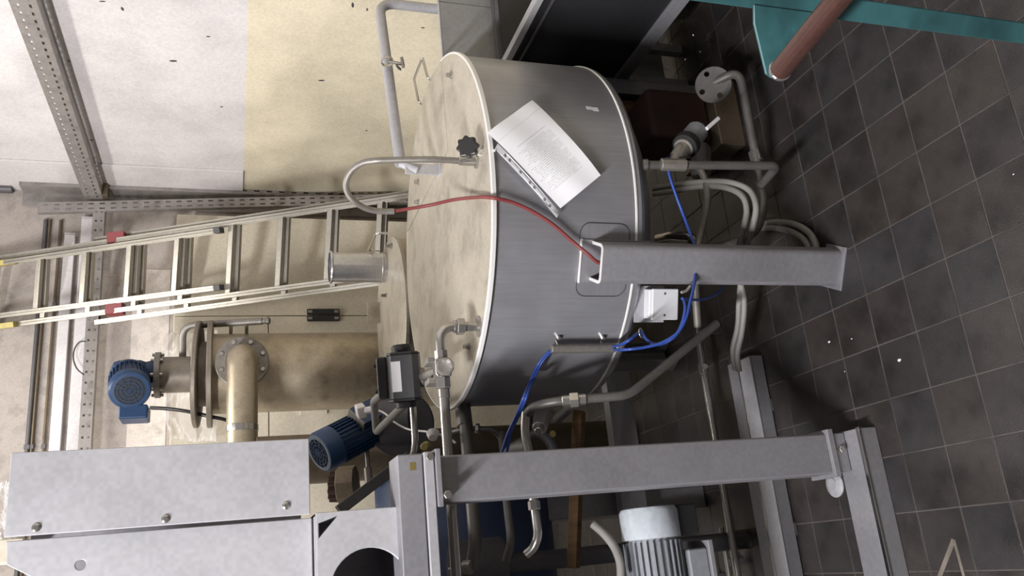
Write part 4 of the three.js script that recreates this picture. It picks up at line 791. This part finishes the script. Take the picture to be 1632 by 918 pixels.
// ---------------------------------------------------------------- pipework below the tank, right part
{
  const g = 'pipework under the tank';
  // drain
  const a = at(1018, 262, 2.36);
  const dr = thing('drain_pipe', 'grey pipe dropping from the tank bottom with a tee and a bend', 'pipe', at(1242, 266, 2.3), g);
  const top = a.clone(); top.y = BOT - .01;
  part('tube', pipe([top, at(1240, 264, 2.36 + .08), at(1212, 296, 2.56)], .0125, .03, 16), M.pipeShaded, dr);
  part('socket', cyl(V(top.x, BOT, top.z), at(1033, 262, 2.365), .016), M.pipeShaded, dr);
  part('tee', [cyl(at(1053, 262, 2.37), at(1093, 263, 2.385), .018, .018, 8), cyl(at(1072, 262, 2.38), at(1084, 236, 2.42), .015)], M.steelDull, dr);
  const vv = thing('pneumatic_valve', 'grey valve with a black collar and blue air hose on the drain pipe', 'valve', at(1085, 240, 2.42));
  const q0 = at(1072, 258, 2.39), q1 = at(1112, 208, 2.5), D = q1.clone().sub(q0), K = k => q0.clone().addScaledVector(D, k);
  part('body', [cyl(K(.12), K(.42), .02, .024), cyl(K(.4), K(.46), .03)], M.steelDull, vv);
  part('collar', cyl(K(.46), K(.62), .039), M.black, vv);
  part('cylinder', cyl(K(.62), K(.98), .033), M.motorGrey, vv);
  part('cap', cyl(K(.98), K(1.08), .03, .024), M.black, vv);
  part('lever', beam(K(.9).add(V(.0, -.02, .03)), K(1.0).add(V(.03, -.06, .03)), .012, .01, V(1, 0, 0)), M.white, vv, { label: 'white lever' });
  single('air_hose', 'thin blue air hose hanging from the grey valve under the tank', 'hose', hose([at(1064, 250, 2.4), at(1066, 275, 2.4), at(1077, 310, 2.4), at(1090, 345, 2.4), at(1102, 378, 2.38), at(1110, 400, 2.36), at(1108, 440, 2.36), at(1103, 470, 2.36)], .0045, 40), M.cableBlue);
  // flanged pipe further back
  const fz = at(1137, 136, 2.8), fp = thing('flanged_pipe', 'steel pipe with a round four-hole flange right of the drain pipe', 'pipe', at(1210, 330, 2.7), g);
  part('tube', pipe([at(1137, 132, 2.8), at(1178, 112, 2.74), at(1206, 255, 2.68), at(1218, 330, 2.62), at(1205, 372, 2.6), at(1165, 390, 2.62), at(1105, 400, 2.66)], .0145, .05, 16), M.pipeShaded, fp);
  const fn = at(1137, 136, 2.8).sub(at(1178, 112, 2.74)).normalize().multiplyScalar(-1), fs = new THREE.Shape(); fs.absarc(0, 0, .06, 0, Math.PI * 2);
  for (let k = 0; k < 4; k++) { const h = new THREE.Path(), A = k * Math.PI / 2 + .6; h.absarc(.042 * Math.cos(A), .042 * Math.sin(A), .0085, 0, Math.PI * 2); fs.holes.push(h); }
  const nn = V(-.35, .55, .76).normalize(), nx = V(0, 1, 0).cross(nn).normalize();
  part('flange', extrude(fs, .014, basisMatrix(fz, nx, nn.clone().cross(nx), nn), .001), M.pipeShaded, fp);
  part('coupling', cyl(at(1202, 240, 2.69), at(1207, 257, 2.68), .02, .02, 6), M.pipeShaded, fp);
  // reddish pump block and brown panel behind
  const bb = fz.clone().add(V(-.08, -.05, -.35));
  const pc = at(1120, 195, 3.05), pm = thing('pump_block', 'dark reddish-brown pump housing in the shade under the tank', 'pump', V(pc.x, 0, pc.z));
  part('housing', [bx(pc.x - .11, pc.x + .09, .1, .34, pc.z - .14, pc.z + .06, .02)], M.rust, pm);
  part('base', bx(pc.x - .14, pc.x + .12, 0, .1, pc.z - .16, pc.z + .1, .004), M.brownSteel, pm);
  part('port', cyl(at(1117, 240, 2.86), at(1117, 275, 2.74), .034), M.pipeShaded, pm);
  const wb = at(1040, 200, 3.15); single('wooden_board', 'dull yellowish board standing upright under the right of the tank', 'board', bx(wb.x - .14, wb.x + .1, 0, .44, wb.z - .03, wb.z, .003), M.wood);
  // bent riser
  const rs = thing('bent_riser', 'slim bent steel pipe between the drain pipe and the front leg', 'pipe', at(1115, 390, 2.5), g);
  part('tube', pipe([at(1112, 262, 2.72), at(1126, 290, 2.68), at(1128, 325, 2.62), at(1112, 390, 2.5), at(1106, 430, 2.48), at(1112, 520, 2.55)], .0115, .05, 14), M.steelDull, rs);
  // grey hoses
  const hs = [[[1040, 300, 2.75], [1075, 295, 2.72], [1120, 290, 2.68], [1165, 291, 2.6], [1195, 304, 2.54], [1205, 330, 2.5], [1200, 360, 2.5], [1192, 385, 2.55], [1183, 430, 2.64], [1178, 480, 2.7], [1176, 520, 2.72], [1168, 560, 2.74], [1172, 590, 2.74]],
  [[1040, 309, 2.75], [1075, 304, 2.72], [1120, 297, 2.68], [1160, 300, 2.6], [1184, 314, 2.54], [1190, 335, 2.52], [1186, 360, 2.52], [1180, 385, 2.56], [1176, 430, 2.66], [1186, 480, 2.68], [1182, 530, 2.7], [1175, 565, 2.72], [1178, 592, 2.72]]];
  hs.forEach((h, i) => single('grey_hose', i ? 'grey hose of the looped pair beside the front leg, the inner one' : 'grey hose of the looped pair beside the front leg, the outer one', 'hose', hose(h.map(p => at(...p)), .0095, 70), M.greyHose, { group: 'grey hoses' }));
  const fh = [[[1215, 357], [1240, 354], [1270, 359], [1292, 374], [1301, 395], [1298, 425], [1270, 450]], [[1205, 364], [1235, 363], [1262, 369], [1282, 382], [1291, 400], [1285, 425], [1260, 445]]];
  fh.forEach((h, i) => single('grey_hose', i ? 'grey hose arching over the floor behind the front leg, the inner one' : 'grey hose arching over the floor behind the front leg, the outer one', 'hose', hose(h.map(([x, y]) => atY(x, y, .016)), .0105, 50), M.greyHose, { group: 'grey hoses' }));
  // dark short bent stub
  const sb = thing('stub_pipe', 'short level pipe stub glinting under the tank behind the leg', 'pipe', at(1080, 377, 2.9), g);
  part('tube', pipe([at(1050, 380, 3.0), at(1070, 376, 2.9), at(1104, 378, 2.85), at(1110, 400, 2.85)], .018, .05, 14), M.steel, sb);
}

// ---------------------------------------------------------------- junction box, blue cables, pipes left of the front leg
{
  const zf = -2.03, a = atZ(1028, 460, zf), b = atZ(1085, 508, zf);
  const t = thing('junction_box', 'white plastic junction box on a plate beside the front leg', 'junction box', V((a.x + b.x) / 2, b.y, zf));
  const mx = (a.x + b.x) / 2, tw = g => g.translate(-mx, 0, -zf).rotateY(-.36).translate(mx, 0, zf);
  part('mounting_plate', tw(bx(b.x - .012, a.x + .004, b.y + .02, a.y + .016, zf - .052, zf - .047, .001)), M.frameLight, t);
  part('box', tw(bx(b.x, a.x - .004, b.y, a.y - .012, zf - .047, zf - .012, .004)), M.white, t);
  part('cover', tw(bx(b.x - .002, a.x - .002, b.y - .001, a.y - .016, zf - .012, zf, .004)), M.white, t);
  for (const k of [.012, a.x - b.x - .016]) part('screw', tw(cyl(V(b.x + k, (a.y + b.y) / 2 - .006, zf - .002), V(b.x + k, (a.y + b.y) / 2 - .006, zf + .001), .0035)), M.darkGrey, t);
  part('carrier', beam(V(a.x - .03, a.y - .02, zf - .05), V(a.x + .03, BOT - .04, -2.2), .03, .02, V(1, 0, 0)), M.frameDark, t);
  const g = 'blue cables';
  const cs = c => c.map(p => p.length === 3 ? at(...p) : onTank(p[0], p[1], .6));
  single('blue_cable', 'blue cable looping from the sleeve up past the junction box, outer loop', 'cable', hose(cs([[977, 557], [1000, 557, 2.24], [1030, 553, 2.24], [1055, 546, 2.24], [1080, 530, 2.24], [1093, 508, 2.25], [1100, 480, 2.27], [1106, 455, 2.3], [1109, 430, 2.34]]), .0042, 50), M.cableBlue, { group: g });
  single('blue_cable', 'blue cable from the sleeve through the small ring to the junction box, inner loop', 'cable', hose(cs([[977, 553], [1000, 544, 2.26], [1016, 532, 2.28], [1022, 529, 2.29], [1030, 541, 2.27], [1045, 549, 2.26], [1062, 545, 2.26], [1078, 533, 2.25], [1088, 512, 2.25], [1092, 490, 2.26], [1090, 478, 2.28]]), .0042, 50), M.cableBlue, { group: g });
  single('blue_cable', 'short pale blue cable curving to the right of the junction box', 'cable', hose(cs([[1087, 476, 2.28], [1110, 478, 2.34], [1130, 474, 2.4], [1145, 466, 2.45], [1153, 455, 2.5]]), .0038, 30), M.cableBlue, { group: g });
  const rg = at(1022, 531, 2.28); single('cable_ring', 'small metal ring holding the blue cables under the tank', 'ring', (() => { const r = new THREE.TorusGeometry(.0125, .0022, 8, 24); return r.applyMatrix4(basisMatrix(rg, V(1, 0, 0), V(0, .8, .6), V(0, -.6, .8))); })(), M.steel);
  single('white_lead', 'short white lead curling out of the junction box', 'cable', hose([at(1086, 466, 2.28), at(1094, 463, 2.29), at(1100, 456, 2.3)], .004, 16), M.greyHose);
  const dn = [[.0, 'left-hand blue cable running from the sleeve down behind the post'], [4, 'right-hand blue cable running from the sleeve down behind the post']];
  dn.forEach(([o, lb]) => single('blue_cable', lb, 'cable', hose([onTank(884 + o, 557, .6), onTank(872 + o, 563, .6), onTank(857 + o, 582, .61), onTank(846 + o, 606, .62), at(836 + o, 630, 2.24), at(824 + o, 660, 2.27), at(810 + o, 690, 2.3), at(800 + o * 2, 720, 2.32), at(790 + o * 2, 750, 2.34)], .0042, 60), M.cableBlue, { group: g }));
  // slanted pipe with union to the left of the tank
  const p = thing('slanted_pipe', 'grey pipe with a union running from the manifold down to the right', 'pipe', at(1140, 520, 2.5), 'pipework under the tank');
  part('tube', pipe([at(838, 672, 2.35), at(842, 650, 2.3), at(880, 640, 2.26), at(1002, 630, 2.28), at(1142, 516, 2.5)], .0125, .035, 16), M.pipeShaded, p);
  part('union', [cyl(at(908, 638, 2.262), at(922, 637, 2.262), .022, .022, 6), cyl(at(895, 639, 2.262), at(934, 636, 2.265), .0155)], M.steel, p);
  part('branch', cyl(at(918, 640, 2.27), at(888, 668, 2.42), .014), M.pipeShaded, p);
  part('elbow_tail', pipe([at(838, 655, 2.32), at(836, 690, 2.32), at(846, 735, 2.3), at(850, 800, 2.26)], .0125, .03, 14), M.steel, p);
}

// ---------------------------------------------------------------- pipes passing behind the post
{
  const g = 'pipes behind the post';
  const L = [
    ['thick_pipe', 'thick grey pipe running level behind the post, under the valve line', [[738, 640, 2.6], [745, 720, 2.5], [752, 800, 2.42], [758, 868, 2.36], [752, 905, 2.36]], .0185, .04, M.pipeShaded],
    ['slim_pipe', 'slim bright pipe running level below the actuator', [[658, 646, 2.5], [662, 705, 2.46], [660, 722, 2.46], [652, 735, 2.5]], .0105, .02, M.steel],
    ['elbow_pipe', 'level pipe ending in an elbow behind the post, third from the beam', [[800, 690, 2.55], [806, 790, 2.42], [815, 865, 2.34], [806, 895, 2.34]], .0115, .04, M.pipeShaded],
    ['union_pipe', 'bright pipe with a white-edged nut curving behind the post', [[846, 745, 2.3], [851, 800, 2.24], [858, 855, 2.2], [850, 874, 2.2], [838, 884, 2.2]], .012, .04, M.steel],
  ];
  for (const [nm, lb, pts, r, bd, m] of L) {
    const t = thing(nm, lb, 'pipe', at(...pts.at(-1)), g);
    part('tube', pipe(pts.map(p => at(...p)), r, bd, 16), m, t);
    if (nm === 'union_pipe') part('nut', cyl(at(850.5, 798, 2.243), at(852, 813, 2.232), .0165, .0165, 6), M.steelBright, t, { label: 'bright hexagon nut' });
    if (nm === 'thick_pipe') part('sleeve', cyl(at(736.5, 640, 2.6), at(741, 680, 2.555), .0245), M.pipeShaded, t);
  }
  const s = scene.getObjectByName('thick_pipe');
  part('branch', pipe([at(718, 690, 2.6), at(742, 683, 2.56), at(786, 684, 2.55), at(800, 700, 2.55), at(806, 730, 2.53)], .0085, .03, 12), M.pipeShaded, s, { label: 'thin side branch' });
  part('fitting', cyl(at(758, 683, 2.555), at(764, 683, 2.553), .016, .016, 6), M.steel, s);
  single('yellow_plug', 'small yellow plug in the dark below the actuator', 'plug', cyl(at(680, 709, 2.62), at(676, 712, 2.57), .012, .012, 16), M.yellow);
  single('isolating_valve', 'pale round isolating valve between the pipes below the actuator', 'valve', [cyl(at(690, 690, 2.52), at(690, 698, 2.5), .02, .014, 20), cyl(at(690, 685, 2.53), at(690, 691, 2.52), .008)], M.pvc);
  single('glint_fitting', 'round steel fitting hanging under the slanted pipe', 'fitting', [cyl(at(868, 655, 2.5), at(860, 683, 2.42), .028, .022, 24), cyl(at(860, 683, 2.42), at(858, 688, 2.4), .012)], M.steel);
  single('brass_disc', 'small brass disc dangling among the pipes under the tank', 'disc', cyl(at(881, 691, 2.42), at(881, 692, 2.41), .009, .009, 20), M.brass);
  single('blue_hose_bend', 'dark grey bent hose in the shade behind the slanted pipe', 'hose', hose([at(815, 715, 2.6), at(840, 700, 2.55), at(858, 690, 2.52), at(872, 698, 2.5), at(884, 720, 2.5), at(892, 745, 2.5)], .016, 40), M.frameDark);
  single('curved_hose', 'pale curved hose end rising behind the post', 'hose', hose([at(808, 735, 2.5), at(812, 720, 2.48), at(824, 714, 2.46), at(838, 712, 2.44)], .016, 30), M.greyHose);
  // slanted plank in the shade, resting on the drum
  single('wooden_plank', 'slanted brown wooden plank in the shade behind the post', 'plank', beam(at(923, 655, 2.62), at(914, 905, 2.5), .05, .03, V(0, .6, .8), .003), M.wood);
  const dm = thing('added_navy_drum', 'added navy horizontal drum that darkens the gap under the left of the tank', 'drum', V(0, 0, -3.09));  // drum added to keep the gap under the tank dark
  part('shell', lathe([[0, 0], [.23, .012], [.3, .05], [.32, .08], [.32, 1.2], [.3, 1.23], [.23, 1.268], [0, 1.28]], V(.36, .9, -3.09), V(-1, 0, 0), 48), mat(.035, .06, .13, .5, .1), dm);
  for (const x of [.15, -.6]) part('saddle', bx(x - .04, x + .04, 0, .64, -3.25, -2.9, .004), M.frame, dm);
}

// ---------------------------------------------------------------- pipes and duct along the floor, grey motor behind the post
{
  const t = thing('floor_duct', 'grey sheet-steel cable duct lying along the floor', 'duct', V(.1, 0, -2.44));
  part('body', bx(-.9, .57, .004, .055, -2.515, -2.375, .003), M.frame, t); part('cover', bx(-.9, .565, .055, .06, -2.44, -2.372, .001), M.frameLight, t);
  part('edge', bx(-.9, .565, .06, .0625, -2.446, -2.438, .0008), M.steelBright, t, { label: 'bright folded edge of the duct cover' });
  for (const x of [-.6, 0, .4]) part('bearer', bx(x - .02, x + .02, 0, .004, -2.52, -2.37, .0008), M.frameDark, t);
  const rows = [['floor_pipe', 'long bright pipe on low supports behind the floor duct', -2.6, .1, .0125, .84, 'a'], ['floor_pipe', 'short slim pipe lying behind the long bright floor pipe', -2.72, .06, .009, .03, 'b'], ['floor_pipe', 'dark slim pipe on the floor beside the grey motor', -2.86, .04, .009, -.02, 'c']];
  for (const [nm, lb, z, y, r, xe, k] of rows) {
    const o = thing(nm, lb, 'pipe', V(.0, 0, z), 'floor pipes');
    part('tube', cyl(V(-.9, y, z), V(xe, y, z), r), M.steel, o);
    for (const x of [-.5, xe - .12]) part('support', bx(x - .012, x + .012, 0, y - r * .5, z - .015, z + .015, .001), M.frameDark, o);
    if (k === 'a') part('coupling', [cyl(V(.56, y, z), V(.6, y, z), .017), cyl(V(.58, y, z + .01), V(.58, y + .012, z + .035), .01)], M.steel, o);
  }
  // grey motor lying level, pale fan cowl to the right
  const mc = at(1032, 810, 2.38), m = thing('grey_motor', 'grey ribbed electric motor with a pale fan cowl behind the post', 'motor', V(mc.x - .15, 0, mc.z));
  const mo = ribbedMotor(m, mc, V(-1, 0, 0), V(0, 1, 0), .38, .08, M.motorGrey, M.darkGrey);
  m.getObjectByName('fan_cover').material = mat(.5, .54, .58, .5); m.getObjectByName('fan_cover').userData.label = 'pale blue-grey fan cowl';
  const gb = at(1094, 823, 2.36);
  part('terminal_box', bx(gb.x - .05, gb.x + .035, gb.y - .032, gb.y + .035, mc.z - .03, mc.z + .05, .006), M.black, m, { label: 'black square terminal box' });
  part('foot', bx(mc.x - .3, mc.x - .12, mc.y - .13, mc.y - .07, mc.z - .09, mc.z + .07, .006), M.motorGrey, m);
  part('carrier_arm', [bx(-.9, mc.x - .1, mc.y - .145, mc.y - .13, mc.z - .1, mc.z + .08, .003), bx(-.9, -.84, 0, mc.y - .145, mc.z - .08, mc.z + .06, .003)], M.frame, m);
  single('motor_hose', 'grey cable curving down beside the ribbed grey motor', 'cable', hose([at(945, 835, 2.35), at(962, 850, 2.33), at(978, 870, 2.31), at(988, 895, 2.28), at(990, 925, 2.26)], .012, 40), M.greyHose);
  const fr = at(930, 800, 2.75);
  single('cross_member', 'level steel cross member low behind the post', 'beam', bx(-.7, .62, .3, .4, -2.84, -2.79, .004), M.frame);
  single('round_housing', 'dark round pump housing behind the lower pipes at the left', 'housing', [cyl(V(-.02, .9, -2.66), V(-.02, 1.06, -2.66), .085), cyl(V(-.02, .0, -2.66), V(-.02, .9, -2.66), .03)], M.frameDark);
  single('sampling_valve', 'pale cylindrical sampling valve at the lower edge of the pipework', 'valve', [cyl(at(738, 904, 2.35), at(752, 904, 2.34), .018, .02), cyl(at(715, 908, 2.36), at(738, 906, 2.35), .006)], M.steelDull);
  // dark steel pipe and slanted flat bar left of the tank
  const bp = at(560, 728, 3.4); single('brown_pipe', 'wide brown steel pipe standing behind the tilted blue motor', 'pipe', lathe([[0, 0], [.098, 0], [.098, 1.62], [0, 1.62]], V(bp.x, 0, bp.z), V(0, 1, 0), 40), M.brownSteel);
  single('slanted_bar', 'dark slanted flat bar above the grey perforated plate', 'bar', beam(at(652, 728, 2.75), at(540, 814, 2.62), .05, .035, V(0, 0, 1)), M.frameDark);
  const vb = thing('small_gear_unit', 'dark brown gear unit with a toothed rim left of the blue motor', 'gear unit', at(552, 775, 3.1));
  part('housing', cyl(at(540, 775, 3.1), at(568, 772, 3.1), .072, .072, 8), M.brownSteel, vb);
  part('toothed_rim', (() => { const s = new THREE.Shape(); for (let i = 0; i <= 48; i++) { const a = i / 48 * Math.PI * 2, r = (i % 4 < 2) ? .058 : .05; s[i ? 'lineTo' : 'moveTo'](Math.cos(a) * r, Math.sin(a) * r); } const n = at(530, 775, 3.1).sub(at(540, 775, 3.1)).normalize(), x = V(0, 0, 1).addScaledVector(n, -n.z).normalize(); return extrude(s, .03, basisMatrix(at(540, 775, 3.1), x, n.clone().cross(x), n)); })(), M.rust, vb);
  single('stem_rod', 'thin upright steel rod under the blue motor', 'rod', [cyl(at(584, 708, 3.0), at(588, 770, 2.95), .008), cyl(at(586, 745, 2.97), at(588, 772, 2.95), .014)], M.steelDull);
  // paint chips on the floor
  const chips = [[1434, 574, .0055, 'largest white paint chip on the floor tiles'], [1322, 545, .0045, 'white paint chip on the floor below the front leg'], [1347, 592, .002, 'tiny white chip on the floor nearest the post'], [1358, 540, .0025, 'tiny pale crumb on the floor between the two larger chips'], [1616, 278, .002, 'tiny white speck on the floor near the picture edge']];
  for (const [x, y, r, lb] of chips) { const p = atY(x, y, .001); const ge = new THREE.IcosahedronGeometry(r, 1), q = ge.attributes.position; for (let i = 0; i < q.count; i++) { const k = .7 + .5 * n1((q.getX(i) / r + 1) / 2.1, (q.getZ(i) / r + 1) / 2.1, 8); q.setXYZ(i, q.getX(i) * k * .7, q.getY(i) * .3, q.getZ(i) * k * 1.4); } ge.computeVertexNormals(); single('paint_chip', lb, 'chip', ge.translate(p.x, .0028, p.z), M.white, { group: 'paint chips on the floor' }); }
  // chalk marking, a pointed line
  const f = scene.getObjectByName('floor'), k0 = atY(1520, 860, .0005), k1 = atY(1495, 925, .0005), k2 = atY(1538, 925, .0005);
  part('painted_line', [beam(k0, k1, .012, .0012, V(0, 0, 1).cross(V(0, 1, 0)), 0), beam(k0, k2, .008, .0012, V(0, 0, 1).cross(V(0, 1, 0)), 0)], mat(.24, .215, .19, .8, 0, { map: T.grime }), f, { label: 'worn chalk line on the tiles' });
}

renderer.render(scene, camera);
